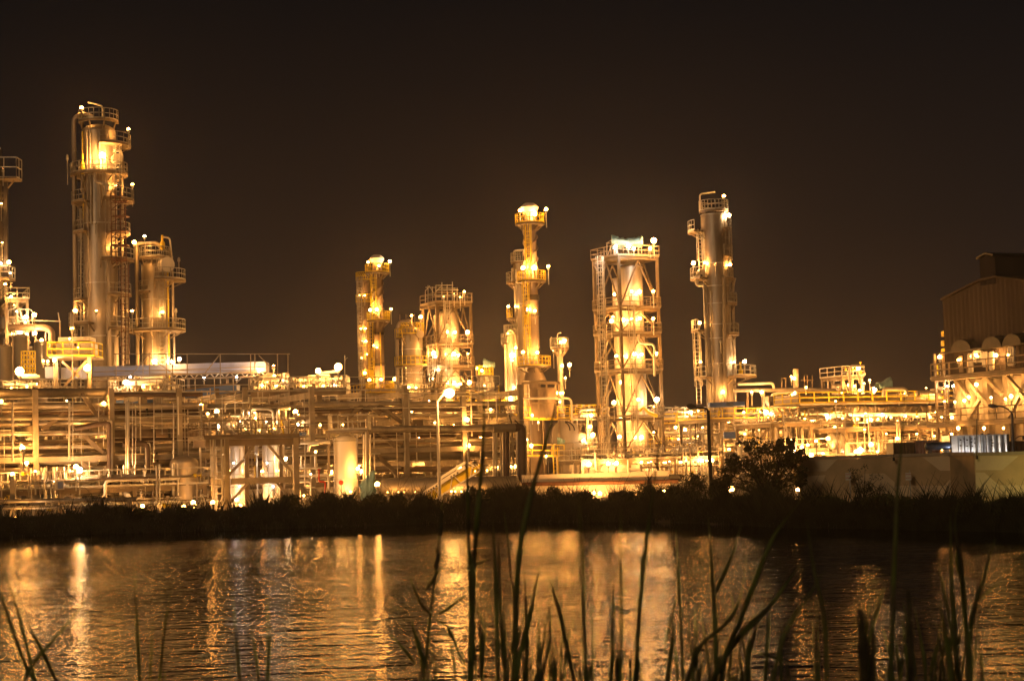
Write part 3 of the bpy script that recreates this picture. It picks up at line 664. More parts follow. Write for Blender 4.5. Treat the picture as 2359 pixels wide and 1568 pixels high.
F2.bar('cantilever', P(1366, 606, 200), P(1380, 604, 200), 0.3, 'steel'); F2.bar('cantilever', P(1366, 608, 200), P(1384, 634, 200), 0.16, 'steel')
F2.tube('slide_pipe', [P(1515, 958, 198), P(1495, 950, 198), P(1483, 938, 198), P(1473, 946, 198)], 0.2, 'yellow')
def tarp(label, px0, py0, px1, py1, D, dep, seed, sag=0.25, nm='tarpaulin'):
    r = random.Random(seed); a = P(px0, (py0+py1)/2, D); c = P(px1, (py0+py1)/2, D); zt = P((px0+px1)/2, py0, D).z; zb = P((px0+px1)/2, py1, D).z
    n_, m_ = 16, 9; b = MB(); ctr = (a+c)/2
    for i in range(n_+1):
        for j in range(m_+1):
            x = a.x+(c.x-a.x)*i/n_; s = j/m_*math.pi; hh = (zt-zb)*(0.75+0.25*math.sin(3*i/n_+seed))*(s_(s)**0.6)
            b.v.append((x + 0.12*r.random(), D+dep/2-dep/2*c_(s), zb + hh + 0.16*(zt-zb)*(r.random()-0.5)))
    for i in range(n_):
        for j in range(m_):
            o = i*(m_+1)+j; b.f.append((o, o+1, o+m_+2, o+m_+1)); b.m.append(0)
    me = b.mesh(nm, [M['teal']], Vector((ctr.x, D, zb)), True); o = bpy.data.objects.new(nm, me); COL.objects.link(o); o.location = (ctr.x, D, zb); tag(o, label, 'tarpaulin'); 
    so = o.modifiers.new('thickness', 'SOLIDIFY'); so.thickness = 0.04
    return o
tarp('crumpled teal tarpaulin wrapped over the top deck of the tall frame', 1409, 532, 1479, 564, 199.2, 2.6, 3)
F1 = frame_tower('shorter braced steel frame with scaffold poles crowning its top deck', 222, 1012, 25, 86, [696, 793, 844, 902], 1000)
C10 = Tower('reactor_column', 'round topped reactor inside the shorter frame crowned with scaffold poles', 'column', 1037, 850, 712, 225, 23, seams=3)
for px, py in ((1030, 764), (1048, 765), (1028, 816), (1046, 815), (1056, 818), (1032, 881), (1046, 881), (1060, 884), (1030, 935), (1046, 960), (1040, 1025), (1052, 1034)): patch(C10, px, py, .3, 'lampb', 0.8, 1.0)
C11 = Tower('riser_column', 'narrow side riser beside the reactor in the shorter frame', 'column', 1008, 850, 725, 226.5, 6.5, seams=0)
for px, py, r in ((1070, 672, .33), (1077, 765, .35), (999, 813, .42), (1003, 822, .26), (1078, 815, .26), (1081, 881, .34), (1010, 852, .25), (997, 873, .2), (1060, 685, .2), (1046, 678, .18), (1022, 684, .2)): lamp(F1, px, py, 221.5, h=1.7, r=r)
r = rnd
for px, y0 in ((980, 668), (986, 657), (996, 660), (1004, 657), (1018, 650), (1030, 655), (1042, 649), (1053, 662), (1066, 672), (1086, 676)): F1.bar('scaffold_pole', P(px, 696, 223), P(px, y0, 223), 0.08, 'galv')
for (x0, x1, y) in ((980, 1006, 662), (1004, 1044, 657), (1006, 1056, 668), (980, 1060, 680), (1012, 1050, 664)): F1.bar('scaffold_pole', P(x0, y, 222.6), P(x1, y, 222.6), 0.08, 'galv')
for (x0, y0, x1, y1) in ((980, 670, 990, 658), (990, 660, 1002, 680), (1004, 672, 1018, 657)): F1.bar('scaffold_pole', P(x0, y0, 222.3), P(x1, y1, 222.3), 0.07, 'galv')
F1.bar('cantilever', P(966, 710, 224), P(985, 707, 224), 0.35, 'steel')
b = MB(); b.ladder(P(994, 900, 222), F1.zs[1]); F1.part('ladder', b, 'galv'); b = MB(); b.ladder(P(1036, 900, 220.5), F1.zs[0]); F1.part('ladder', b, 'galv')
# --- C4 small column with teal wrap
C4 = Tower('small_column', 'small column with yellow platforms and a teal wrapped head', 'column', 1117, 880, 852, 215, 17, seams=1)
C4.platform(864, 20, rm='yellow'); C4.platform(904, 20, rm='galv'); C4.ladder(1131, 935, 866, -0.9, 'galv'); C4.lamp(1110, 853, -1.2, h=1.2, r=.34, mk='lampb'); C4.lamp(1099, 848, -0.6, h=1, r=.2); patch(C4, 1116, 888, .12)
for px in (1104, 1116, 1128, 1136): C4.t.bar('scaffold_pole', P(px, 864, 214), P(px, 832+rnd.random()*8, 214), 0.08, 'yellow')
tarp('small teal sheet hooded over the head of the small column', 1112, 825, 1138, 845, 213.9, 2.0, 8)
# --- S2: main stack on its furnace
S2 = furnace_stack('tallest slim stack with two yellow ring platforms rising from a furnace', 1231, 208, 492, 14.2, [(515, 34, -180, 180), (647, 33, -180, 180), (843, 39, -180, 180), (747, 20, 110, 230)], (683, 689, 725), (520, 622), True, 'stack', 860)
for px, py, r in ((1198, 485, .36), (1258, 482, .34), (1205, 617, .36), (1263, 613.5, .3), (1216, 713, .36), (1205, 811, .32), (1275, 807, .3)): S2.lamp(px, py, -0.8, h=2.1, r=r)
patch(S2, 1232, 492, .32, 'lampb', 0.9, 1.0); patch(S2, 1231, 617, .36, 'lampb', 0.9); patch(S2, 1232, 716, .28, 'lamp', 0.7); patch(S2, 1238, 812, .36, 'lampb', 0.9)
S2.ladder(1216, 842, 650, -1.4, 'yellow'); S2.ladder(1219, 645, 520, -1.2, 'yellow')
b = MB(); z0, z1 = S2.z(877), S2.z(847); b.lathe((S2.c.x, 208, 0), [(1.5, z0), (S2.r*1.03, z1)], 24); S2.t.part('transition_cone', b, 'stack', smooth=True)
# furnace below the stack
t = T('furnace', 'boxy panelled furnace under the tallest slim stack with an arched duct beside it', 'furnace', (S2.c.x, 206, GZ)); D = 204.5
def fbox(name, px0, px1, py0, py1, dep, m, dD=0.0, par=None):
    a = P(px0, py1, D+dD); c = P(px1, py0, D+dD); b = MB(); ctr = Vector(((a.x+c.x)/2, D+dD+dep/2, (a.z+c.z)/2)); b.box(ctr, c.x-a.x, dep, c.z-a.z); return t.part(name, b, m, par)
fb = fbox('furnace_box', 1223, 1279, 893, 964, 4.5, 'stack')
for px in (1222, 1241, 1259, 1280): t.bar('stiffener', P(px, 964, D-0.1), P(px, 880, D-0.1), 0.22, 'steel')
for py in (880, 894, 928): t.bar('stiffener', P(1221, py, D-0.15), P(1281, py, D-0.15), 0.2, 'steel')
for px in (1204, 1288): t.bar('post', P(px, 1095, D), P(px, 880, D), 0.3, 'steel')
t.bar('beam', P(1204, 882, D), P(1290, 882, D), 0.3, 'steel'); t.bar('beam', P(1200, 965, D), P(1320, 964, D), 0.3, 'yellow')
for (x0, x1, y) in ((1202, 1222, 963), (1285, 1313, 963), (1202, 1300, 1050)):
    b = MB(); a, c = P(x0, y, D-0.8), P(x1, y, D-0.8); b.box(((a.x+c.x)/2, D, a.z-0.1), c.x-a.x, 1.6, 0.16); dk = t.part('deck', b, 'grate'); r = MB(); r.rail([a, c], 1.3, 0.05, 1.3); t.part('railing', r, 'yellow', dk)
b = MB(); a, c = P(1273, 1020, D), P(1332, 968, D); rr = (c.x-a.x)/2; k0 = Vector(((a.x+c.x)/2, D, 0)); zt = c.z; n_ = 14
ring = [Vector((k0.x+rr*c_(math.pi*i/n_), D, zt-rr*0.75+rr*0.75*s_(math.pi*i/n_))) for i in range(n_+1)]; ring = [Vector((k0.x+rr, D, a.z))]+ring+[Vector((k0.x-rr, D, a.z))]
b.quad_prism(ring, [x+Vector((0, 5, 0)) for x in ring]); t.part('arched_duct', b, 'cladm')
for k in (0.35, 0.7):
    q = [Vector((k0.x+rr*k*c_(math.pi*i/n_), D-0.06, zt-rr*0.75+rr*0.75*(0.7+0.3*k)*s_(math.pi*i/n_))) for i in range(n_//2+1)]; t.tube('duct_rib', q, 0.07, 'dark')
fbox('burner_box', 1290, 1348, 1019, 1096, 5, 'cladm', -0.8); t.bar('seam', P(1320, 1096, D-0.85), P(1320, 1020, D-0.85), 0.08, 'steel'); t.bar('seam', P(1290, 1045, D-0.85), P(1348, 1045, D-0.85), 0.08, 'steel')
t.tube('pipe', elbow([P(1202, 917.5, D-1.2), P(1316, 917, D-1.2), P(1318, 965, D-1.2)], .6), 0.13, 'pipew')
b = MB(); b.ladder(P(1281, 1092, D-1.2), P(1281, 1030, D-1.2).z); t.part('ladder', b, 'yellow')
for px, py, r in ((1226, 956, .22), (1224, 1026, .34), (1214, 1012, .2), (1291, 905, .26), (1240, 972, .2), (1290, 925, .2), (1345, 1012, .22), (1258, 1050, .25), (1210, 1075, .25)): lamp(t, px, py, D-1.3, h=1.0, r=r)
# --- columns behind and beside the main stack
C5 = Tower('slender_column', 'slender clad column with a gooseneck top half hidden behind the tallest stack', 'column', 1203, 750, 599, 216, 17, seams=4)
C5.platform(604, 22); C5.platform(649, 34, 140, 230); C5.platform(732, 36, 140, 230, rm='yellow'); C5.pipe([(1184, 600), (1183, 577), (1213, 575)], 0.14, 'pipew', -0.5, 'davit'); C5.pipe([(1196, 900), (1188, 620)], 0.1, 'galv', -1.4)
for px, py, r in ((1171, 706, .33), (1189, 706, .22), (1180, 619, .1)): C5.lamp(px, py, -0.8, h=1.8, r=r, mk='off' if r < .2 else 'lamp')
patch(C5, 1200, 703, .1, 'lampd')
C6 = Tower('slender_column', 'short slender column with piping around its head next to the tallest stack', 'column', 1178, 850, 770, 212, 13, seams=2)
C6.pipe([(1193, 920), (1188, 770), (1176, 757), (1168, 768)], 0.17, 'clad', -1.0); C6.pipe([(1166, 920), (1163, 780)], 0.14, 'pipe', -0.3); C6.platform(790, 22, 130, 250); C6.platform(770, 15)
for px, py, r in ((1180, 818, .42), (1188, 801, .24), (1184, 892, .34), (1175, 917, .4), (1180, 830, .25), (1170, 768, .2)): C6.lamp(px, py, -1.6, h=1.3, r=r, mk='lampb' if r > .38 else 'lamp')
C7 = Tower('small_column', 'small column crowned by a lit platform with bent vent pipes', 'column', 1291, 860, 803, 206, 7, seams=1)
C7.platform(801, 21, rm='galv'); C7.pipe([(1284, 801), (1284, 768), (1293, 766)], 0.08, 'pipew', -0.3, 'vent_pipe'); C7.pipe([(1268, 800), (1267, 780), (1271, 776)], 0.07, 'pipew', -0.3, 'vent_pipe'); C7.pipe([(1292, 800), (1291, 780), (1298, 778)], 0.08, 'pipew', -0.8, 'vent_pipe')
for px, py, r in ((1300, 785, .36), (1292, 788, .24), (1312, 840, .33), (1302, 870, .28), (1295, 842, .22), (1285, 905, .28), (1296, 905, .25)): C7.lamp(px, py, -1.2, h=1.3, r=r)
# --- T3 right column
zS = None
C12 = Tower('distillation_column', 'lone tall column with pipes down both flanks between the frame and the boiler house', 'column', 1656, 800, 484, 196, 31, seams=0)
for py in (496, 608, 660, 700, 748, 780, 838):
    z = C12.z(py); b = MB(); b.sector(C12.c, C12.r-0.03, C12.r+0.03, 0, 360, z-0.05, z+0.05, 28); C12.t.part('seam_band', b, 'shiny')
C12.platform(486, 34); C12.platform(532, 62, 150, 215); C12.platform(528, 40, -60, 20); C12.platform(640, 60, 150, 225); C12.platform(642, 40, -70, 25); C12.platform(868, 84, -70, 25); C12.platform(868, 58, 155, 230); C12.platform(760, 62, 155, 215); C12.platform(700, 46, -65, 20); C12.platform(770, 48, -65, 20); C12.platform(590, 40, -65, 20)
C12.pipe([(1640, 1060), (1624, 665), (1620, 655), (1606, 657), (1605, 636), (1613, 622), (1620, 628)], 0.24, 'pipeb', -0.9); C12.pipe([(1697, 1060), (1688, 660), (1693, 640)], 0.17, 'pipe', -0.2); C12.pipe([(1673, 1060), (1668, 640), (1664, 636)], 0.25, 'cladm', -1.7)
C12.pipe([(1684, 1060), (1680, 530)], 0.1, 'galv', -0.8); C12.pipe([(1634, 1060), (1618, 540)], 0.08, 'galv', -1.3); C12.pipe([(1613, 486), (1612, 447), (1647, 442)], 0.13, 'pipew', -0.4, 'davit'); C12.pipe([(1645, 1060), (1637, 670)], 0.07, 'galv', -1.7)
C12.ladder(1611, 930, 762, -0.6); C12.ladder(1680, 640, 530, -0.9); C12.ladder(1617, 640, 530, -0.9)
b = MB(); p = P(1707, 868, 195); b.lathe(p, [(0.12, 0), (0.26, 0.3), (0.26, 0.8), (0.1, 1.0), (0.1, 1.7)], 10); C12.t.part('relief_valve', b, 'yellow', smooth=True)
for px, py, r in ((1667.6, 451.7, .36), (1679, 496, .36), (1597.6, 606, .3), (1682, 610, .33), (1611, 744, .34), (1613.5, 834, .32), (1667, 836.6, .26), (1715.5, 832.5, .26), (1680, 838, .22), (1691, 835, .25)): C12.lamp(px, py, -1.0 if px < 1690 else -0.6, h=1.9, r=r)
patch(C12, 1622, 606, .26, 'lamp', 0.4); patch(C12, 1655, 836, .1, 'lamp'); patch(C12, 1648, 607, .09, 'lampd'); patch(C12, 1660, 785, .07, 'lampd', .4); patch(C12, 1665, 903, .3, 'lamp', 0.6); patch(C12, 1676, 972, .33, 'lampb', .8)
# ================================================================== MAIN PIPE RACK
RK0 = P(935, 1000, 125.0); RK0.z = GZ
def RF(px, py): return PL(px, py, RK0, U)
def rk(s, w, z): q = RK0+U*s+V*w; q.z = z; return q
class Rack:
    pass
def pipe_rack(name, label, origin, slist, w, ztop, levels, pipes, seed, m='conc', pw=0.34, loc=None):
    r = random.Random(seed); q = lambda s, ww, z: Vector(((origin+U*s+V*ww).x, (origin+U*s+V*ww).y, z))
    t = T(name, label, 'pipe rack', q(slist[0], 0, GZ))
    for s in slist:
        for ww in (0, w): t.bar('post', q(s, ww, GZ-0.2), q(s, ww, ztop+(0.1 if ww else 0.3)), pw, m)
        t.bar('cross_beam', q(s, 0, ztop-0.3), q(s, w, ztop-0.3), 0.28, m, 0.42)
        for z in levels[1:]: t.bar('cross_beam', q(s, 0, z-0.35), q(s, w, z-0.35), 0.3, m, 0.4)
    s0, s1 = slist[0]-0.4, slist[-1]+0.4
    for z in levels:
        for ww in (-0.02, w+0.02):
            if r.random() < 0.55: t.bar('long_beam', q(s0, ww, z-0.35), q(s1, ww, z-0.35), 0.25, m, 0.35)
    for (z, ww, rad, mm, a, c) in pipes: t.tube('pipe', [q(a, ww, z+rad), q(c, ww, z+rad)], rad, mm, 8)
    t.q = q; t.slist = slist; return t
posts = [-36, -31, -26, -21, -16.4, -11.8, -7.0, 0, 4.5, 9.05]
lv = [7.6, 6.7, 5.5, 4.6, 3.6, 1.9]
r_ = random.Random(4); pp = []
pm = ['pipe', 'clad', 'piped', 'cladm', 'pipe', 'galv', 'pipeb', 'stack', 'piped']
for z in lv:
    for k in range(r_.randint(4, 6)):
        a = -36.4 if r_.random() < 0.6 else r_.choice(posts[:6]); c = 9.5 if r_.random() < 0.6 else r_.choice(posts[5:])
        pp.append((z-0.12, 0.5+7*r_.random(), r_.choice((0.05, 0.07, 0.1, 0.14, 0.18)), r_.choice(pm), a, c))
RK = pipe_rack('pipe_rack', 'long concrete pipe rack crossing behind the white street lamp and white tank', RK0, posts, 8.0, 8.6, lv, pp, 5)
# chevron braces between posts
for s0, s1, z0, z1 in ((-7, 0, 6.9, 8.2), (0, 4.5, 5.6, 7.4), (-26, -21, 4.8, 7.6), (-21, -16.4, 2.2, 5.2)):
    m_ = (s0+s1)/2
    RK.bar('brace', rk(s0, 7.8, z0-1.6), rk(m_, 7.8, z1), 0.22, 'steel'); RK.bar('brace', rk(s1, 7.8, z0-1.6), rk(m_, 7.8, z1), 0.22, 'steel')
for q in ([(880, 953), (851, 932)], [(876, 932), (930, 972)], [(876, 995), (930, 1040)], [(876, 1050), (925, 1098)], [(838, 932), (800, 968)], [(190, 905), (245, 985)], [(168, 980), (246, 1048)], [(185, 1060), (236, 1110)], [(98, 990), (150, 952)]):
    RK.bar('brace', RF(*q[0])+V*0.4, RF(*q[1])+V*0.4, 0.26, 'steel')
# pipes measured on the front face: (px0, y0, px1, y1, radius, material, depth behind the front posts)
for x0, y0, x1, y1, rad, mm, w in ((0, 934, 258, 933, .3, 'pipe', .7), (0, 945, 470, 947, .32, 'piped', 1.8), (262, 908, 470, 908, .2, 'piped', .5), (0, 962, 470, 961, .24, 'cladm', .4), (262, 966, 480, 963, .36, 'cladm', 1.1), (262, 934, 480, 933, .25, 'pipe', .3),
        (0, 999, 246, 997, .2, 'clad', .3), (262, 998, 480, 995, .4, 'stack', .9), (264, 1012, 480, 1009, .16, 'piped', 1.4), (262, 1031, 478, 1028, .34, 'cladm', .5), (262, 1039, 480, 1036, .2, 'piped', 1.5), (262, 1063, 480, 1060, .3, 'cladm', .6), (0, 1030, 230, 1028, .2, 'pipe', .8), (0, 1062, 230, 1060, .34, 'cladm', .6),
        (264, 1097, 492, 1092, .5, 'cladm', -.2), (0, 901, 256, 901, .42, 'cladm', 2.0), (700, 930, 1196, 928, .22, 'pipe', .4), (700, 942, 1100, 940, .22, 'piped', 1.4), (790, 955, 1190, 953, .12, 'pipeb', .6), (840, 989, 1135, 986, .34, 'clad', -.55), (850, 1000, 1170, 998, .3, 'piped', 1.5), (800, 1015, 1190, 1012, .2, 'pipe', .5),
        (700, 1015, 930, 1015, .2, 'pipe', 2.0), (850, 1022, 1190, 1022, .36, 'stack', 1.3), (860, 1048, 1190, 1046, .3, 'cladm', .5), (700, 1052, 1190, 1052, .22, 'piped', 2.4), (860, 1081, 1060, 1079, .3, 'stack', 1.0), (850, 1109, 1190, 1107, .26, 'pipe', .4), (690, 1078, 930, 1076, .16, 'pipe', .6)):
    RK.tube('pipe', [RF(x0, y0)+V*w, RF(x1, y1)+V*w], rad*.72, mm, 10)
# big pipes turning down at the rack's end, and tall risers at its other end
def drop(pts, rad, mm, w): RK.tube('down_pipe', elbow([RF(x, y)+V*w for x, y in pts], rad*2.2, 5), rad, mm, 12)
drop([(1080, 984), (1152, 983), (1154, 1150)], .2, 'clad', -.75); drop([(1060, 987), (1136, 987), (1137, 1150)], .09, 'pipew', -.6); drop([(1060, 990), (1131, 990), (1132, 1150)], .07, 'pipew', -.6)
drop([(1139, 985), (1152, 984), (1152.5, 1150)], .22, 'piped', -1.15); drop([(1168, 986), (1187, 985), (1188, 1155)], .31, 'piped', -1.2); RK.tube('pipe', [RF(1000, 988)-V*1.15, RF(1141, 985)-V*1.15], .24, 'clad', 12); RK.tube('pipe', [RF(1120, 988)-V*1.2, RF(1170, 986)-V*1.2], .32, 'cladm', 12); drop([(1100, 984), (1177, 983), (1178, 1150)], .1, 'pipeb', -1.15); drop([(1120, 984), (1197, 983), (1198, 1150)], .08, 'pipeb', -1.2)  # pale level runs and dark drops put lit and shaded stretches into colour
drop([(1120, 984), (1144, 983), (1145, 1150)], .06, 'pipeb', -1.2); drop([(1100, 988), (1159, 988), (1160, 1150)], .06, 'pipeb', -1.2)
drop([(170, 988), (249, 972), (249.5, 1190)], .17, 'piped', -.45); drop([(190, 984), (254, 969), (254.5, 1190)], .07, 'pipeb', -.5); drop([(280, 1023), (337, 1021), (338, 1052), (339, 1118), (352, 1119)], .2, 'piped', -.4)
drop([(330, 1021), (342, 1020), (343, 1112)], .05, 'pipeb', -.5); drop([(325, 1022), (333, 1021), (334, 1112)], .05, 'pipeb', -.5)
for x, y0, y1, rad in ((26, 927, 1062, .08), (156, 924, 1058, .08), (291, 922, 1120, .1), (286, 925, 1118, .05), (301, 928, 1090, .04), (308, 932, 1092, .03), (456, 988, 1160, .09), (395, 930, 1090, .05), (350, 928, 1065, .04), (164, 928, 1060, .04), (1128, 985, 1148, .05), (816, 1000, 1140, .05), (835, 985, 1140, .05), (1070, 1000, 1140, .06)):
    RK.tube('riser', [RF(x, y1)-V*.7, RF(x, y0)-V*.7], rad, 'pipeb', 6)
for x in (1140, 1168):
    b = MB(); p = RF(x, 1140)-V*.9; b.ladder(p, RF(x, 990).z, w=0.35, cage=False); RK.part('ladder', b, 'galv')
RK.bar('hanger', RF(1172, 985)-V*.8, RF(1168, 950)-V*.2, 0.08, 'dark'); RK.bar('hanger', RF(1176, 968)-V*.8, RF(1192, 984)-V*.8, 0.08, 'dark')
for x, y in ((340, 940), (356, 985), (362, 1042), (390, 985), (415, 1050)): # pipe shoes
    RK.bar('pipe_support', RF(x, y)+V*.3, RF(x+3, y+22)+V*.3, 0.14, 'dark')
r8 = random.Random(88)
for k in range(60):
    s_r = -36+45*r8.random(); z_r = r8.choice(lv)+.25+.5*r8.random(); w_r = -.35+.5*r8.random(); RK.tube('small_line', [rk(s_r, w_r, z_r), rk(min(s_r+2+7*r8.random(), 9.4), w_r, z_r)], r8.choice((.02, .03, .045)), r8.choice(('pipeb', 'galv', 'pipew', 'pipe')), 5)
rl = random.Random(8)
for k in range(56):
    lamp(RK, 0, 0, 0, h=.8, r=.10+.09*rl.random(), p=rk(-34+43*(k+.5)/56, 1.5+5*rl.random(), rl.choice((1.6, 2.6, 3.2, 4.2, 5.2, 6.3, 7.2))))  # added at random spots to brighten the rack inside
for k in range(95):
    s_r = -36+45*rl.random(); w_r = rl.choice((-.3, .2, 7.8, 4)); z_r = .8+5*rl.random(); RK.tube('conduit', [rk(s_r, w_r, z_r), rk(s_r, w_r, min(z_r+1.5+4*rl.random(), 8.3))], rl.choice((.025, .035, .05)), rl.choice(('pipeb', 'galv', 'pipew')), 5)
for px, py, r, off in ((242, 928, .2, .5), (5, 923, .2, .5), (49, 1032, .27, -.6), (57, 1066, .25, -1.0), (1072, 966, .2, -.4), (949, 965, .2, 3), (940, 1108, .15, 3), (1074, 1026, .24, -.5), (1079, 977, .2, 3)): lamp(RK, 0, 0, 0, h=1.0, r=r, p=RF(px, py)+V*off)
# ================================================================== second rack row further back
RK2 = pipe_rack('pipe_rack', 'second pipe rack of bare steel running behind the concrete one', rk(-2, 16, GZ), [-38, -32, -26, -20, -14, -8, -2, 4, 10, 16], 6.0, 9.3, [8.2, 6.9, 5.4, 3.9, 2.2],
    [(z-.1, .4+5.2*r_.random(), r_.choice((.06, .09, .13, .18)), r_.choice(pm), -38.4, r_.choice((16.4, 10, 16.4, 4))) for z in (8.2, 6.9, 5.4, 3.9, 2.2) for k in range(4)], 9, 'steel', 0.3)
for k in range(90):
    s_r = -37+53*r_.random(); w_r = r_.choice((-.2, 6.2, 3)); z_r = .8+5.5*r_.random(); RK2.tube('conduit', [RK2.q(s_r, w_r, z_r), RK2.q(s_r, w_r, min(z_r+2+4*r_.random(), 9.6))], r_.choice((.03, .045, .06)), r_.choice(('pipeb', 'galv', 'pipew', 'yellow')), 5)
rb_ = MB(); rb_.rail([RK2.q(-37, -.2, 9.3), RK2.q(16, -.2, 9.3)], 1.1, .03, 1.5); RK2.part('railing', rb_, 'galv')
# ================================================================== FRONT STEEL FRAME WITH TWO SILVER TANKS
fo = P(522, 1100, 108.0); fo.z = GZ
def FF(px, py): return PL(px, py, fo, U)
t = T('equipment_frame', 'steel equipment frame with a railed deck of valves above two silver tanks', 'steel frame', fo); FR = t
zd = FF(580, 1010).z; zm = FF(580, 1103).z; WD = 3.4
s1 = (FF(681, 1050)-fo).dot(U)
fr = lambda s, w, z: Vector(((fo+U*s+V*w).x, (fo+U*s+V*w).y, z))
for s in (0, s1):
    for w in (0, WD): t.bar('column', fr(s, w, GZ-.2), fr(s, w, zd), 0.34, 'conc')
for s in (s1*.30, s1*.80): t.bar('post', fr(s, .3, GZ), fr(s, .3, zd-.3), 0.2, 'steel')
for w in (0, WD): t.bar('beam', fr(-1.3, w, zd-.22), fr(s1+.3, w, zd-.22), 0.3, 'steel', .42)
t.bar('beam', fr(.3, -.05, zm-.1), fr(s1-.3, -.05, zm-.1), 0.4, 'conc'); t.bar('beam', fr(.3, WD, zm-.1), fr(s1-.3, WD, zm-.1), 0.4, 'conc')
for s in (0, s1): t.bar('beam', fr(s, .3, zm-.1), fr(s, WD-.3, zm-.1), 0.4, 'conc')
b = MB(); c_d = fr((s1-1)/2, WD/2, zd+.07); b.box(c_d, s1+2.0, WD+1.2, .14, U); dk = t.part('deck', b, 'grate')
r = MB(); r.rail([fr(-1.5, WD+.5, zd+.14), fr(-1.5, -.55, zd+.14), fr(s1+.5, -.55, zd+.14), fr(s1+.5, WD+.5, zd+.14)], 1.0, .028, 1.1); t.part('railing', r, 'steel', dk)
for q in ([(525, 1095), (563, 1058)], [(563, 1056), (590, 1018)], [(616, 1022), (672, 1086)], [(528, 1160), (572, 1112)], [(634, 1108), (676, 1152)]): t.bar('brace', FF(*q[0])+V*.1, FF(*q[1])+V*.1, 0.16, 'conc')
b = MB(); b.ladder(FF(478, 1008)+V*.5, FF(478, 958).z, w=.5); t.part('ladder', b, 'galv'); b = MB(); b.ladder(FF(500, 1170)-V*.4, FF(500, 1012).z); t.part('ladder', b, 'galv')
t.bar('stanchion', FF(502, 1008), FF(534, 950)+V*.3, 0.09, 'galv'); t.bar('stanchion', FF(660, 1008)-V*.2, FF(652, 960)-V*.2, 0.12, 'pipew'); t.bar('stanchion', FF(652, 1008)-V*.2, FF(648, 975)-V*.2, 0.1, 'yellow')
q = FF(690, 1000)-V*.7; b = MB(); b.box(q, .40, .04, .22, U); sg = t.part('sign_board', b, 'blue', label='blue sign board with small white marks')
b = MB()
for dx in (-.02, .06, .12): b.box(q-V*.025+U*dx, .035, .006, .07, U)
b.box(q-V*.025-Z*.115, .40, .008, .03, U); t.part('white_mark', b, 'white', sg)
for px, py, r, h in ((602.5, 1036, .2, 3.0), (682.5, 948, .22, 2.0), (501, 948, .2, 2.2), (465, 934, .18, 2), (670, 1055, .14, 1), (578, 917, .24, 2.0)): lamp(t, 0, 0, 0, h=h, r=r, p=FF(px, py)+V*(.2 if py < 960 else 1.2))
for px, py in ((583, 950), (596, 962), (562, 968), (622, 970), (640, 985), (572, 985), (606, 990)): lamp(t, 0, 0, 0, h=.5, r=.07, p=FF(px, py)+V*.9)
lamp_post(490, 1157, 105.2, 'low lamp on a short post before the dark corner post of the valve deck frame', r=.2); lamp_post(445, 1157, 105.5, 'low lamp on a short post left alone before the frame of silver tanks', r=.2); lamp_post(648, 1160, 104.6, 'added low lamp on a short post lighting the frame before the second silver tank', r=.16)  # the last post is an added lamp that lights the frame's front
# pipework standing on that deck
r5 = random.Random(21); t = T('valve_manifold', 'bright valve and pipe manifold standing on the deck over the silver tanks', 'manifold', fr(s1/2, 1.5, zd+.14))
for k in range(26):
    s = .2+s1*.92*r5.random(); w = .4+2.4*r5.random(); h = .5+1.6*r5.random()**2; rad = r5.choice((.04, .05, .07, .1)); mm = r5.choice(('pipew', 'pipeb', 'pipew', 'galv', 'clad'))
    t.tube('pipe', elbow([fr(s, w, zd+.14), fr(s, w, zd+h), fr(s+r5.choice((-.5, .5, .8)), w, zd+h), fr(s+r5.choice((-.5, .5, .8)), w, zd+.3)][:r5.choice((2, 3, 4))], .15), rad, mm, 8)
for k in range(18):
    s = .2+s1*.92*r5.random(); w = .2+2.4*r5.random(); b = MB(); c = fr(s, w, zd+.3+.6*r5.random()); b.lathe(c, [(.05, 0), (.12, .04), (.12, .18), (.05, .22), (.03, .4), (.13, .42), (.13, .45)], 10, axis=r5.choice(((0, -1, .2), (0, 0, 1), (1, 0, 0)))); t.part('valve', b, r5.choice(('galv', 'pipew', 'crane')), smooth=True)
for x0, x1, y in ((587, 697-0, 952), (545, 640, 957), (590, 650, 988)): t.tube('pipe', [FF(x0, y)+V*1.6, FF(x1 if x1 < 690 else 640, y)+V*1.6], .07, 'pipew')
for x0, x1, y in ((587.6, 641, 940),): t.tube('pipe', elbow([FF(x0, 985)+V*1.2, FF(x0, y)+V*1.2, FF(x1, y)+V*1.2, FF(x1, 985)+V*1.2], .4), .09, 'pipew')
t.tube('pipe', elbow([FF(640, 922)+V*3, FF(545, 922)+V*3, FF(545, 945)+V*3], .3), .06, 'pipew')
for px0, px1, pyt in ((598, 603, 945), (606, 612, 946), (615, 622, 950)):
    a = FF(px0, 985)+V*1.0; c = FF(px1, pyt)+V*1.0; rr = (c-a).dot(U)/2; b = MB(); b.lathe((a.x+rr, a.y, 0), [(rr, zd+.15), (rr, c.z-.1)]+dome(rr, c.z-.1), 14); t.part('filter_vessel', b, 'white', smooth=True)
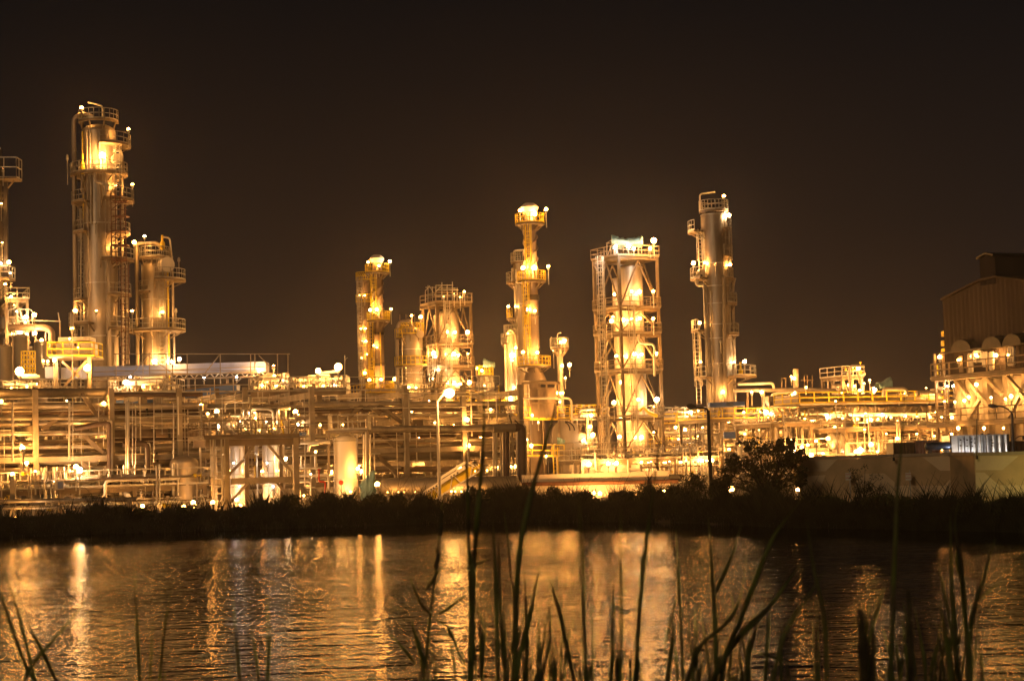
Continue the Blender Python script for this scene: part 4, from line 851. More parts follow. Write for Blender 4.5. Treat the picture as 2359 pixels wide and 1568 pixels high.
for k, (x0, x1, lab) in enumerate(((528, 565, 'polished silver tank under the valve deck, beside the dark corner post'), (605, 642, 'polished silver tank under the valve deck, nearer the white tank'))):
    D = 111.5; a = P(x0, 1100, D); c = P(x1, 1100, D); rr = (c.x-a.x)/2; x = (a.x+c.x)/2; t = T('silver_tank', lab, 'tank', (x, D, GZ)); zt = P(545, 1016, D).z
    b = MB(); b.lathe((x, D, 0), [(rr, GZ), (rr, zt-.4)]+dome(rr, zt-.4), 28); t.part('shell', b, 'shiny', smooth=True)
    for z in (1.3, 2.1, 2.9, 3.7): b = MB(); b.sector((x, D, 0), rr-.02, rr+.02, 0, 360, z-.03, z+.03, 28); t.part('hoop', b, 'galv')
    for i in (-60, -100, -130): b = MB(); ca = R_(i); b.bar((x+rr*1.01*c_(ca), D+rr*1.01*s_(ca), GZ), (x+rr*1.01*c_(ca), D+rr*1.01*s_(ca), zt-.5), .05); t.part('conduit', b, 'galv')
    lamp(t, x0+24 if k == 0 else 628, 1166, D-rr-.7, h=.7, r=.24 if k == 0 else .17, mk='lampb'); lamp(t, x0-2, 1085, D-.2, h=.6, r=.12); lamp(t, x1+2, 1083, D-.3, h=.6, r=.1)
    lamp(t, (x0+x1)/2-8, 1066, D-rr-1.6, h=.5, r=.07, mk='lampc'); lamp(t, (x0+x1)/2+6, 1120, D-rr-1.4, h=.5, r=.08, mk='lampc')  # assumed cool lamps, added to whiten the silver shell
    if k == 0: lamp(t, 544, 1150, D-rr-.5, h=.7, r=.12)
    else: lamp(t, 604, 1165, D-rr-.5, h=.7, r=.17)
# ================================================================== WHITE TANK WITH PLATFORM
D = 115.0; a = P(770, 1100, D); c = P(823, 1100, D); rr = (c.x-a.x)/2; x = (a.x+c.x)/2
t = T('white_tank', 'upright matt white tank with railed top platform and glowing base', 'tank', (x, D, GZ)); zt = P(797, 999, D).z
b = MB(); b.lathe((x, D, 0), [(rr, GZ), (rr, zt-.45)]+dome(rr, zt-.45, .55), 32); t.part('shell', b, 'white', smooth=True)
b = MB(); zs_ = P(797, 1102, D).z; b.lathe((x, D, 0), [(rr+.02, GZ-.1), (rr+.05, zs_-.06), (rr+.02, zs_)], 32); t.part('skirt', b, 'white')
b = MB(); b.sector((x, D, 0), rr-.02, rr+.04, 0, 360, zt-.5, zt-.42, 32); t.part('seam_band', b, 'galv')
zp = P(800, 993, D).z; a = P(757, 993, D-1); c = P(848, 993, D-1); b = MB(); b.box(((a.x+c.x)/2, D, zp), c.x-a.x, 2.4, .14); pk = t.part('platform', b, 'grate')
r = MB(); r.rail([(a.x, D+1.1, zp+.07), (a.x, D-1.1, zp+.07), (c.x, D-1.1, zp+.07), (c.x, D+1.1, zp+.07)], 1.0, .028, .6); t.part('railing', r, 'galv', pk)
for px in (757, 847): t.bar('post', P(px, 1150, D-1), P(px, 993, D-1), .14, 'steel')
for x0 in (838, 843, 853): t.tube('riser', [P(x0, 1140, D-.6), P(x0, 1000, D-.6)], .06, 'pipew')
t.bar('bracket', P(735, 1020, D), P(770, 1017, D), .1, 'steel'); t.bar('bracket', P(748, 1040, D), P(764, 1020, D), .1, 'steel')
b = MB(); p = P(786, 1111, D-rr-.4); b.lathe(p, [(.16, 0), (.16, .03)], 16, axis=(0, -1, 0)); sg = t.part('red_disc_sign', b, 'red'); t.bar('sign_post', Vector((p.x, p.y, GZ)), p, .035, 'dark', parent=sg)
for px, py, r, mk, dd in ((796, 1141, .14, 'lampb', -rr-.7), (808, 1132, .12, 'lamp', -rr-.6), (824, 1079, .14, 'lamp', -.9), (790, 978, .08, 'lamp', 0)): lamp(t, px, py, D+dd, h=.6, r=r, mk=mk)
lamp_post(811, 931, 126, 'dim lamp on a thin pole above the white tank platform', r=.14, mk='lampd')
lamp_post(869, 1115, 101, 'glowing low lamp between the white tank and the white street lamp', r=.22)
# red fire pipe
t = T('fire_hydrant_pipe', 'red stepped fire water pipe between the silver tanks and white tank', 'pipe', tuple(P(749, 1150, 110)))
t.tube('pipe', elbow([P(735, 1080, 110), P(735, 1109, 110), P(749, 1109, 110), P(749, 1152, 110)], .12), .05, 'red')
b = MB(); b.lathe(P(735, 1084, 110), [(.05, 0), (.11, .03), (.11, .1), (.05, .13)], 10); t.part('flange', b, 'red')
# low pipe loops in front
t = T('pipe_loop', 'low looping white pipes in front of the rack beside the red fire pipe', 'pipe', tuple(P(700, 1150, 111)))
for q, rad in (([(690, 1096), (750, 1094), (757, 1097), (758, 1130)], .08), ([(690, 1110), (716, 1109), (716, 1125), (716, 1140)], .06), ([(690, 1128), (690, 1160)], .07), ([(694, 1080), (694, 1050)], .05), ([(690, 1078), (740, 1078)], .06), ([(702, 1060), (702, 1122), (726, 1122)], .05), ([(685, 1020), (760, 1018)], .1), ([(710, 1040), (712, 1024), (735, 1022)], .09), ([(727, 1043), (727, 1075)], .09)):
    t.tube('pipe', elbow([P(x, y, 111) for x, y in q], .25), rad, 'pipew')
lamp(t, 727, 1040, 111, h=.5, r=.11); lamp(t, 700, 1141, 111, h=.5, r=.14); lamp(t, 716, 1092, 113, h=.5, r=.14)
# ================================================================== CRANE BOOM, STREET LAMPS, TARPS
D = 105.0; t = T('crane_boom', 'lowered yellow and white lattice crane boom sloping past the street lamp', 'crane boom', tuple(P(960, 1160, D)))
p0, p1 = P(962, 1160, D), P(1092, 1078, D); d = (p1-p0).normalized(); nrm = Vector((-d.z, 0, d.x)); 
def slab(a0, a1, b0_, b1_, y0, y1, m, name, par=None):
    q = [p0+d*a0+nrm*b0_, p0+d*a1+nrm*b0_, p0+d*a1+nrm*b1_, p0+d*a0+nrm*b1_]; b = MB(); b.quad_prism([x+Vector((0, y0, 0)) for x in q], [x+Vector((0, y1, 0)) for x in q]); return t.part(name, b, m, par)
L_ = (p1-p0).length
slab(-.8, L_*.98, -.30, .20, -.3, .3, 'crane', 'boom_plate'); tp = slab(-.8, L_*.9, .23, .45, -.42, .42, 'pipew', 'top_deck'); slab(L_*.45, L_*.95, .5, .66, -.3, .3, 'pipew', 'cable_tray', tp); slab(-.8, L_*1.06, -.36, -.28, -.36, .36, 'pipew', 'bottom_chord')
slab(L_*.94, L_*1.12, -.16, .02, -.2, .2, 'crane', 'boom_tip'); b = MB(); b.lathe(p0+d*(L_*1.02)-nrm*.42, [(.16, -.12), (.2, -.1), (.2, .1), (.16, .12)], 14, axis=(0, 1, 0)); t.part('sheave', b, 'crane')
for k in range(7): t.bar('lattice_bar', p0+d*(k*.72)+nrm*-.3+Vector((0, -.36, 0)), p0+d*(k*.72+(.45 if k % 2 else -.1))+nrm*.2+Vector((0, -.36, 0)), .045, 'pipew')
t.bar('strut', p0+d*(L_*.92)+nrm*.45, p0+d*(L_*1.02)-nrm*.2, .06, 'pipew'); t.bar('strut', p0+d*(L_*.97)+nrm*.45, p0+d*(L_*1.06)-nrm*.2, .06, 'pipew')
for a0 in (.95, 1.12, 1.29, 1.5, 1.68, 2.55, 2.75, 3.0):
    slab(a0, a0+.11, .25, .34, -.428, -.424, 'dark', 'letter_mark', tp)
D = 102.0; base = P(1013, 1150, D); base.z = GZ; top = P(1009, 925, D)
t = T('street_lamp', 'tall white street lamp with a glowing head on a short bent arm', 'street lamp', (base.x, D, GZ))
hd = P(1030, 900, D); kx = Vector((base.x, D, top.z)); t.tube('pole', [Vector((base.x, D, GZ)), kx], [.11, .075], 'pipew', 10); t.tube('arm', [kx, P(1027, 901, D)], .055, 'pipew', 8)
b = MB(); b.lathe(hd, [(.06, -.3), (.16, -.2), (.18, .35), (.08, .5)], 10, axis=(1, 0, .2)); h_ = t.part('lamp_head', b, 'pipew'); o = bpy.data.objects.new('bulb', bulb_mesh('lampb')); COL.objects.link(o); o.parent = h_; o.location = P(1035, 905.5, D-.1)-t.loc; o.scale = (.30, .30, .27)
def dark_lamp(label, pts, hx0, hx1, hy, D):
    base = P(*pts[0], D); t = T('street_lamp', label, 'street lamp', (base.x, D, GZ)); q = [P(x, y, D) for x, y in pts]; q[0].z = GZ
    t.tube('pole', q[:2], [.12, .09], 'dark'); t.tube('arm', elbow(q[1:], .5), .05, 'dark'); b = MB(); a, c = P(hx0, hy, D), P(hx1, hy+3, D); ctr = (a+c)/2
    b.lathe(ctr, [(.03, -(c-a).length/2), (.13, -(c-a).length*.3), (.15, 0), (.08, (c-a).length/2)], 10, axis=(c-a)); hd = t.part('lamp_head', b, 'dark', smooth=True)
    b = MB(); b.lathe(ctr-Z*.15, [(.08, 0), (.11, .05)], 10); t.part('lens', b, 'off', hd)
dark_lamp('unlit dark street lamp beside the bushy tree with its head over the yellow railing', [(1638, 1125), (1631, 945), (1627, 941), (1612, 938), (1602, 939)], 1581, 1603, 934, 92)
dark_lamp('unlit dark street lamp with a curved arm before the boiler house', [(2333, 1040), (2331, 952), (2325, 944), (2310, 936), (2296, 935)], 2276, 2298, 933, 118)
t = T('vent_flue', 'short pale vent flue with a conical hat rising over the bushy tree', 'vent', tuple(P(1704, 1050, 100)))
t.tube('flue', [P(1705, 1060, 100), P(1704, 1026, 100)], .14, 'galv', 12); b = MB(); p = P(1704, 1023, 100); b.lathe(p, [(.3, 0), (.05, .2)], 14); t.part('rain_hat', b, 'dark')
tarp('faded teal tarpaulin hanging down beside the white tank', 826, 1085, 860, 1150, 112.5, 1.2, 5); tarp('small teal tarpaulin draped inside the concrete pipe rack', 977, 1020, 1014, 1031, 131, 1.0, 12); tarp('small teal tarpaulin lying against the arched furnace duct', 1343-60, 1062-55, 1360-60, 1078-55, 203, 1.0, 14)
tarp('rounded teal tarpaulin dome above the air cooler walkway', 2024, 868, 2056, 893, 187, 2.4, 17)
# concrete kerb wall, dark header and ground floods behind the bank, before the tall frame
D = 120; t = T('retaining_wall', 'bright low concrete wall capped by a dark steel header before the tall frame', 'wall', tuple(P(1380, 1120, D)))
a, c = P(1202, 1098, D), P(1545, 1090, D); b = MB(); b.box(((a.x+c.x)/2, D+.3, (P(1370, 1089, D).z+GZ-.2)/2), c.x-a.x, .4, P(1370, 1089, D).z-GZ+.2); t.part('wall_face', b, 'panel')
t.tube('header_pipe', [P(1203, 1115, D-.4), P(1562, 1108, D-.4)], .14, 'rust', 10); a = P(1555, 1100, D); b = MB(); b.box(a, .8, .6, .5); t.part('junction_box', b, 'dark')
for px, py, r in ((1368, 1134, .30), (1357, 1133, .16), (1382, 1136, .16), (1530, 1133, .14), (1517, 1130, .1)): lamp(t, px, py, D-2.2, h=.5, r=r, mk='lampb')
D = 116; t = T('storage_drum', 'long grey horizontal drum with a string of small lights along its belly', 'tank', tuple(P(1040, 1130, D)))
b = MB(); a, c = P(888, 1121, D), P(1185, 1116, D); b.lathe((a+c)/2, [(.05, -(c-a).length/2-.5), (.45, -(c-a).length/2-.25), (.6, -(c-a).length/2), (.6, (c-a).length/2), (.45, (c-a).length/2+.25), (.05, (c-a).length/2+.5)], 20, axis=(c-a)); t.part('drum_shell', b, 'cladm', smooth=True)
for px in (900, 960, 1060, 1120, 1170): a = P(px, 1125, D); b = MB(); b.box((a.x, D, (GZ+a.z)/2), .4, .9, a.z-GZ); t.part('saddle', b, 'conc')
for px in (893, 905, 918, 931, 1017, 1040, 1049, 1063, 1079, 1083, 957, 1110): lamp(t, px, 1133-(px-900)*.012, D-.9, h=.4, r=.06)
# ================================================================== CONVEYOR GALLERIES, CHUTE HOUSE
D = 172.0; t = T('conveyor_gallery', 'long level pale clad conveyor gallery on a lattice truss', 'conveyor', tuple(P(415, 1080, D)))
a, c = P(213, 849, D), P(612, 849, D); zt, zb_ = P(415, 838, D).z, P(415, 861, D).z; b = MB(); b.box(((a.x+c.x)/2, D+1.3, (zt+zb_)/2), c.x-a.x, 2.4, zt-zb_); g = t.part('gallery_cladding', b, 'pale')
b = MB(); b.box(((a.x+c.x)/2, D+1.3, (zt+zb_)/2-.05), c.x-a.x-.2, 2.5, .07); t.part('trim_strip', b, 'steel', g)
zl = P(415, 872, D).z
for z in (zb_-.05, zl): t.bar('chord', Vector((a.x, D-.1, z)), Vector((c.x, D-.1, z)), .14, 'steel')
n_ = 34
for k in range(n_):
    x0 = a.x+(c.x-a.x)*k/n_; x1 = a.x+(c.x-a.x)*(k+1)/n_; zz0, zz1 = (zb_, zl) if k % 2 else (zl, zb_); t.bar('lattice_bar', Vector((x0, D-.1, zz0)), Vector((x1, D-.1, zz1)), .08, 'galv')
for px in (262, 345, 430, 520, 598): p = P(px, 872, D); t.bar('leg', Vector((p.x, D+1, GZ)), Vector((p.x, D+1, zl)), .25, 'steel')
for px, py, r in ((597, 853, .26), (398, 849-14, .2)): lamp(t, px, py, D-.8, h=.8, r=r, mk='lampb')
for px, py in ((300, 868), (470, 870), (545, 868)): lamp(t, px, py, D-3.2, h=.6, r=.17, mk='lampc')  # assumed cool lamps, added to bring out the pale cladding
t = T('scaffold_cage', 'thin scaffold cage standing over the level pale conveyor gallery', 'scaffold', tuple(P(430, 1080, D-1.2)))
for px in (268, 330, 345, 384, 398, 432, 508, 578, 588, 640, 664): t.bar('standard', P(px, 905, D-1.2), P(px-1, 815 if px < 668 else 830, D-1.2), .09, 'steel')
for y in (815, 868-15, 860): t.bar('ledger', P(262, y, D-1.2), P(668 if y < 820 else 600, y, D-1.2), .08, 'steel')
for q in ([(268, 905), (345, 812)], [(336, 815), (400, 862)], [(470, 862), (505, 818)], [(596, 818), (636, 858)], [(520, 900), (560, 868)], [(345, 905), (380, 868)]): t.bar('brace', P(*q[0], D-1.2), P(*q[1], D-1.2), .08, 'steel')
D = 160.0; t = T('conveyor_gallery', 'inclined blue conveyor gallery slanting below the level pale one', 'conveyor', tuple(P(400, 1080, D)))
a, c = P(246, 930, D), P(545, 893, D); b = MB(); q = [(a.x, a.z-.4), (c.x, c.z-.35), (c.x, c.z+.35), (a.x, a.z+.35)]
b.quad_prism([Vector((x, D, z)) for x, z in q], [Vector((x, D+2, z)) for x, z in q]); t.part('gallery_cladding', b, 'blue')
d = (c-a)/16
for k in range(16): t.bar('lattice_bar', a+d*k-Z*(.5 if k % 2 else 1.1)-Vector((0, .1, 0)), a+d*(k+1)-Z*(1.1 if k % 2 else .5)-Vector((0, .1, 0)), .08, 'steel')
for o_ in (.45, -.45, -1.15): t.bar('chord', a+Z*o_-Vector((0, .1, 0)), c+Z*o_-Vector((0, .1, 0)), .1, 'steel')
for px in (300, 400, 500): p = P(px, 915, D); t.bar('leg', Vector((p.x, D+1, GZ)), Vector((p.x, D+1, p.z)), .2, 'steel')
D = 150.0; t = T('chute_house', 'white box house with yellow railings raised on a braced steel trestle', 'chute house', tuple(P(165, 1080, D)))
def cb(name, x0, y0, x1, y1, dep, m, dD=0, par=None, p=None):
    a, c = P(x0, y1, D+dD), P(x1, y0, D+dD); b = MB(); b.box(((a.x+c.x)/2, D+dD+dep/2, (a.z+c.z)/2), c.x-a.x, dep, c.z-a.z); return t.part(name, b, m, par)
hs = cb('house_wall', 130, 789, 209, 817, 2.6, 'white'); cb('roof_box', 134, 775, 206, 785.5, 2.3, 'white', .15); cb('roof_gap', 136, 785.5, 205, 789, 2.0, 'rust', .3); cb('top_trim', 136, 779.5, 204, 781, 2.4, 'cladm', .1)
b = MB(); p = P(174, 794, D); b.lathe(p, [(.13, -.02), (.13, .02)], 14, axis=(0, -1, 0)); t.part('porthole', b, 'rust', hs)
for x0, x1, y in ((165.5, 167.5, 803), (168.5, 170, 803), (170.6, 172, 803), (175, 181, 802.4), (175, 181, 804)): cb('faint_mark', x0, y, x1, y+.7, .01, 'cladm', -.02, hs)
b = MB(); p = P(174, 782, D+1); b.lathe((p.x, p.y, p.z), [(.09, -.2), (.09, .35), (.16, .4), (.16, .5)], 10); t.part('vent', b, 'white')
fl = cb('floor', 112, 818, 213, 825, 4.2, 'steel', -1.2); a, c = P(109, 820, D-1.2), P(217, 820, D-1.2); r = MB(); r.rail([a+Vector((0, 3, 0)), a, c, c+Vector((0, 3, 0))], 1.2, .045, 1.4); t.part('railing', r, 'yellow', fl)
for px in (128, 205): 
    for dd in (-.8, 2.4): p = P(px, 822, D+dd); t.bar('leg', Vector((p.x, D+dd, GZ)), p, .32, 'conc')
for q in ([(143, 832), (182, 868)], [(200, 830), (148, 890)]): t.bar('brace', P(*q[0], D-.8), P(*q[1], D-.8), .2, 'steel')
cb('blue_cabin', 104, 844, 130, 871, 2, 'pale', .5); cb('blue_cabin', 140, 845, 188, 872, 2, 'pale', 1.5)
for px, py, r, h in ((201, 847, .4, 2.5), (166, 756, .22, 8), (125, 829, .2, .6), (110, 832, .2, .6), (96, 784, .24, 2), (100, 831, .16, .5), (180, 800, .12, .5)): lamp(t, px, py, D-1.8, h=h, r=r)
lamp(t, 160, 780, D-2.2, h=.5, r=.15)
# ================================================================== PROCESS UNITS (decks, pipes, vessels behind the racks)
def unit(label, px0, px1, ytop, D, dep, seed, lamps=8, npipe=26, nris=26, nves=5, yl=False, lr=.24, hot=.25, top=True, th=U, m='steel', name='process_unit', cat='process unit', low=None):
    r = random.Random(seed); npipe = min(int(npipe*1.7), 95); nris = min(int(nris*2.0), 98); V_ = Vector((-th.y, th.x, 0)); o = P(px0, 1050, D); o.z = GZ
    Lx = (PL(px1, 1050, o, th)-o).dot(th); zt = PL((px0+px1)/2, ytop, o, th).z
    q = lambda s, w, z: Vector(((o+th*s+V_*w).x, (o+th*s+V_*w).y, z))
    t = T(name, label, cat, q(Lx/2, dep/2, GZ)); z0 = GZ if low is None else low
    nb = max(2, round(Lx/5)); ss_ = [Lx*i/nb for i in range(nb+1)]; nl = max(1, round((zt-z0)/3.2)); zl = [z0+(zt-z0)*(i+1)/nl for i in range(nl)]
    for s in ss_:
        for w in (0, dep): t.bar('column', q(s, w, z0), q(s, w, zt), .28, m)
    for i, z in enumerate(zl):
        for w in (0, dep): t.bar('beam', q(0, w, z-.15), q(Lx, w, z-.15), .2, m, .28)
        for s in ss_[::2]: t.bar('cross_beam', q(s, 0, z-.15), q(s, dep, z-.15), .2, m, .28)
        k0 = r.randrange(nb); k1 = min(nb, k0+r.randint(1, nb))
        if i == nl-1: k0, k1 = 0, nb
        b = MB(); b.box(q((ss_[k0]+ss_[k1])/2, dep/2, z+.06), ss_[k1]-ss_[k0]+.4, dep+.6, .1, th); dk = t.part('deck', b, 'grate')
        rb = MB(); rb.rail([q(ss_[k0]-.2, dep+.2, z+.1), q(ss_[k0]-.2, -.3, z+.1), q(ss_[k1]+.2, -.3, z+.1), q(ss_[k1]+.2, dep+.2, z+.1)], 1.1, .04, 1.5); t.part('railing', rb, 'yellow' if (yl and r.random() < .8) else 'galv', dk)
        if r.random() < .6:
            s = r.randrange(nb); t.bar('brace', q(ss_[s], -.1, zl[i]-.3), q(ss_[s+1], -.1, z0 if i == 0 else zl[i-1]), .14, m)
    zr = lambda: z0+.3+(zt+(.8 if top else -.4)-z0-.3)*r.random()
    mats_ = ['pipe', 'pipew', 'clad', 'pipeb', 'cladm', 'galv', 'pipe', 'pipeb', 'white', 'stack', 'piped']
    for k in range(npipe):
        a = Lx*r.random()*.6-.5; c = a+2+(Lx-a)*r.random(); z = zr(); w = -.6+(dep+.4)*r.random(); rad = r.choice((.04, .05, .07, .09, .12, .18)); pts = [q(a, w, z), q(min(c, Lx+.6), w, z)]
        if r.random() < .6: pts = [q(a, w, max(z0, z-1-3*r.random()))] + pts
        if r.random() < .5: pts.append(pts[-1]+V_*(1+2*r.random()) if r.random() < .4 else pts[-1]-Z*min(1+3*r.random(), pts[-1].z-z0))
        t.tube('pipe', elbow(pts, .35), rad, r.choice(mats_), 7)
    for k in range(nris):
        s = Lx*r.random(); w = -.7+(dep+.6)*r.random(); z = z0+(zt-z0)*.7*r.random(); h = 1+3.5*r.random(); t.tube('riser', [q(s, w, z), q(s, w, min(z+h, zt+1.5))], r.choice((.04, .05, .07, .1)), r.choice(mats_), 6)
    for k in range(nves):
        s = Lx*(.08+.84*r.random()); w = .4+(dep-.8)*r.random(); z = r.choice([z0]+zl[:-1]) if len(zl) > 1 else z0; rad = .4+.6*r.random(); b = MB()
        if r.random() < .5:
            L2 = 2+2.5*r.random(); b.lathe(q(s, w, z+rad+.4), [(.05, -L2/2-rad*.5), (rad*.7, -L2/2-rad*.25), (rad, -L2/2), (rad, L2/2), (rad*.7, L2/2+rad*.25), (.05, L2/2+rad*.5)], 16, axis=th)
            for e_ in (-.35, .35): b.box(q(s+e_*L2, w, z+.3), .3, rad*1.4, .6, th)
        else:
            h = 1.6+1.6*r.random(); cc_ = q(s, w, 0); b.lathe((cc_.x, cc_.y, 0), [(rad*.7, z+.1), (rad*.7, z+.5), (rad, z+.7), (rad, z+h)]+dome(rad, z+h), 16)
        t.part('vessel', b, r.choice(('white', 'clad', 'cladm', 'shiny')), smooth=True)
    for k in range(int(nris*.4)):
        s = Lx*r.random(); w = -.5+.6*r.random(); z = r.choice([z0]+zl)+.2+1.0*r.random(); b = MB(); b.lathe(q(s, w, z), [(.05, 0), (.14, .05), (.14, .22), (.05, .27), (.03, .5), (.16, .52), (.16, .56)], 8, axis=r.choice(((0, -1, .2), (0, 0, 1), (1, 0, 0)))); t.part('valve', b, r.choice(('galv', 'pipew', 'yellow', 'pipe')))
    lst = lamps if isinstance(lamps, list) else None
    if lst is None:
        lamps = int(lamps*1.4)  # extra lamps at random spots, added to brighten the unit
        for k in range(lamps):
            s = Lx*((k+.5)/lamps + .3*(r.random()-.5)/max(lamps, 1)); z = r.choice([z0-1.2]+zl[:-1] if len(zl) > 1 else [z0])+2.1; hot_ = r.random() < hot
            lamp(t, 0, 0, 0, h=1.6, r=lr*(.7+.6*r.random()), mk='lampb' if hot_ else 'lamp', p=q(s, -.7 if r.random() < .7 else dep*.4, z))
    else:
        for L_ in lst:
            px, py, rad = L_[:3]; rad *= .82 if px > 1650 else 1; p = PL(px, py, o, th) - V_*(L_[3] if len(L_) > 3 else .9); lamp(t, 0, 0, 0, h=1.5, r=rad, mk='lampb' if rad > .38 else 'lamp', p=p)
    t.q = q; t.zt = zt; t.Lx = Lx; return t
# far row behind everything
unit('distant lit process deck behind the inclined blue conveyor', -40, 220, 905, 205, 8, 31, 18, 30, 34, 6)
unit('distant lit process deck between the fat column and the pale conveyor end', 230, 620, 925, 200, 8, 32, 22, 34, 40, 7)
unit('distant lit process deck behind the white tank', 610, 830, 930, 205, 8, 33, 14, 26, 34, 5)
unit('lit process deck at the foot of the twin stacks and fat banded column', 835, 1085, 905, 232, 8, 34, 18, 30, 40, 6, True)
unit('lit process deck with yellow railings left of the furnace base', 1060, 1215, 925, 212, 7, 35, [(1178, 930, .33), (1165, 945, .3), (1187, 960, .3), (1150, 1000, .3), (1120, 1035, .3), (1195, 1040, .33), (1100, 985, .3), (1080, 1060, .25), (1160, 1085, .25)], 24, 26, 4, True)
unit('lit pipe deck with yellow railings filling the gap between furnace and tall frame', 1318, 1392, 955, 207, 8, 36, [(1354.5, 957, .36), (1352, 983, .3), (1358, 1002, .36), (1338, 1016, .24), (1348, 1035, .2), (1380, 1050, .26), (1360, 1070, .26), (1372, 985, .2)], 22, 22, 3, True)
unit('lit pipe deck with yellow railing just right of the tall frame', 1525, 1632, 962, 205, 8, 37, [(1582, 951, .38), (1600, 946, .22), (1548, 985, .3), (1570, 990, .33), (1556, 1012, .3), (1620, 1028, .36), (1600, 1005, .24), (1535, 1040, .28), (1585, 1060, .25), (1545, 1075, .22), (1610, 985, .2)], 30, 26, 3, True)
unit('low brightly lit pipe deck between the tall column and the bushy tree', 1640, 1800, 965, 190, 7, 38, [(1704, 950.6, .3), (1755, 950, .38), (1722, 904, .28), (1745, 904, .34), (1791, 980, .34), (1783, 1017, .38), (1822-20, 1012, .42), (1693, 1027, .2), (1722, 1028, .2), (1760, 963, .24), (1776, 955, .26), (1740, 990, .3), (1710, 985, .22), (1670, 1035, .26), (1706, 1000, .22)], 34, 30, 4, True)
unit('low pipe deck glowing behind the bushy tree and wall end', 1780, 1960, 975, 178, 7, 39, [(1836, 1030, .42), (1815, 1015, .4), (1850, 1025, .33), (1858, 1048, .3), (1896, 1010, .28), (1930, 1000, .28), (1945, 1040, .26), (1885, 1045, .24), (1820, 1040, .3), (1912, 985, .22)], 34, 30, 5)
unit('low pipe deck glowing behind the dark containers', 1950, 2200, 985, 176, 7, 40, [(1995, 1024, .34), (1970, 1037, .46), (1960, 1040, .36), (2010, 1041, .3), (2030, 1000, .24), (2055, 1010, .26), (2100, 1000, .28), (2140, 1005, .28), (2180, 1000, .28), (2075, 1040, .26), (2120, 1035, .28), (1980, 990, .22), (2160, 1035, .26)], 36, 32, 5)
unit('bright ground level pump row behind the tall frame base', 1340, 1660, 1058, 176, 5, 41, 12, 24, 40, 8, lr=.26, hot=.5)
unit('bright ground level pump row behind the street lamp', 700, 1190, 1065, 158, 5, 42, 22, 26, 60, 12, lr=.24, hot=.4)
unit('bright ground level pump row beneath the long pipe rack', 60, 480, 1070, 138, 4, 43, 20, 22, 60, 10, lr=.2, hot=.35)
unit('mid height pipe deck seen through the concrete rack behind the silver tanks', 440, 770, 985, 150, 6, 44, 20, 30, 44, 8, lr=.2)
unit('mid height pipe deck seen through the concrete rack behind the street lamp', 800, 1200, 985, 168, 6, 45, [(1040, 1040, .48), (1050, 968, .3), (1068, 966, .3), (1058, 1060, .26), (1020, 1063, .2), (858, 1034, .22), (963, 1058, .22), (1005, 1070, .2), (890, 985, .25), (925, 1020, .22), (1005, 972, .3), (1105, 1000, .24), (1120, 1060, .24), (990, 1010, .24)], 34, 40, 8, True)
unit('mid height pipe deck glowing through the rack below the chute house', 30, 430, 985, 152, 6, 46, 22, 34, 46, 8, lr=.2)
# front left low pipework
unit('low pipe track with hand railing nearest the bank under the long rack', -30, 470, 1125, 112, 3.5, 47, [(25, 1092, .3), (178, 1083, .34), (77, 1086, .14), (170, 1075, .2), (49, 1032, .18), (5, 1190, .15, 7), (44, 1190, .15, 7), (56, 1192, .15, 7), (224, 1182, .13, 7), (162, 1188, .12, 7), (288, 1163, .16, 6), (326, 1158, .12, 6), (379, 1165, .17, 6), (389, 1172, .2, 6), (404, 1160, .1, 6), (518, 1171, .12), (300, 1185, .13, 7), (120, 1110, .12), (350, 1178, .15, 6), (250, 1150, .1), (100, 1189, .12, 7), (196, 1183, .12, 7)], 24, 50, 4, lr=.2)
t = T('pipe_bundle', 'pair of thick grey pipes on low sleepers at the foot of the bank', 'pipe', tuple(P(170, 1180, 106)))
for y, rad, mm in ((1152, .13, 'clad'), (1168, .11, 'clad')): t.tube('pipe', [P(-30, y+3, 107), P(315, y-3, 107.5)], rad, mm, 10)
for px in (30, 130, 235, 300): p = P(px, 1165, 107.5); t.bar('sleeper_post', Vector((p.x, p.y, GZ)), P(px, 1105 if px == 30 else 1148, 107.5), .3, 'conc')
p = P(137, 1117, 108); t = T('control_cabinet', 'small pale blue control cabinet on a post among the bright pipes', 'cabinet', (p.x, p.y, GZ)); b = MB(); b.box(p, .55, .3, .55, U); t.part('cabinet_box', b, 'white'); b = MB(); b.box(p-V*.16+U*.03, .32, .02, .42, U); t.part('cabinet_door', b, 'pale'); t.bar('post', Vector((p.x, p.y, GZ)), p-Z*.28, .08, 'steel')
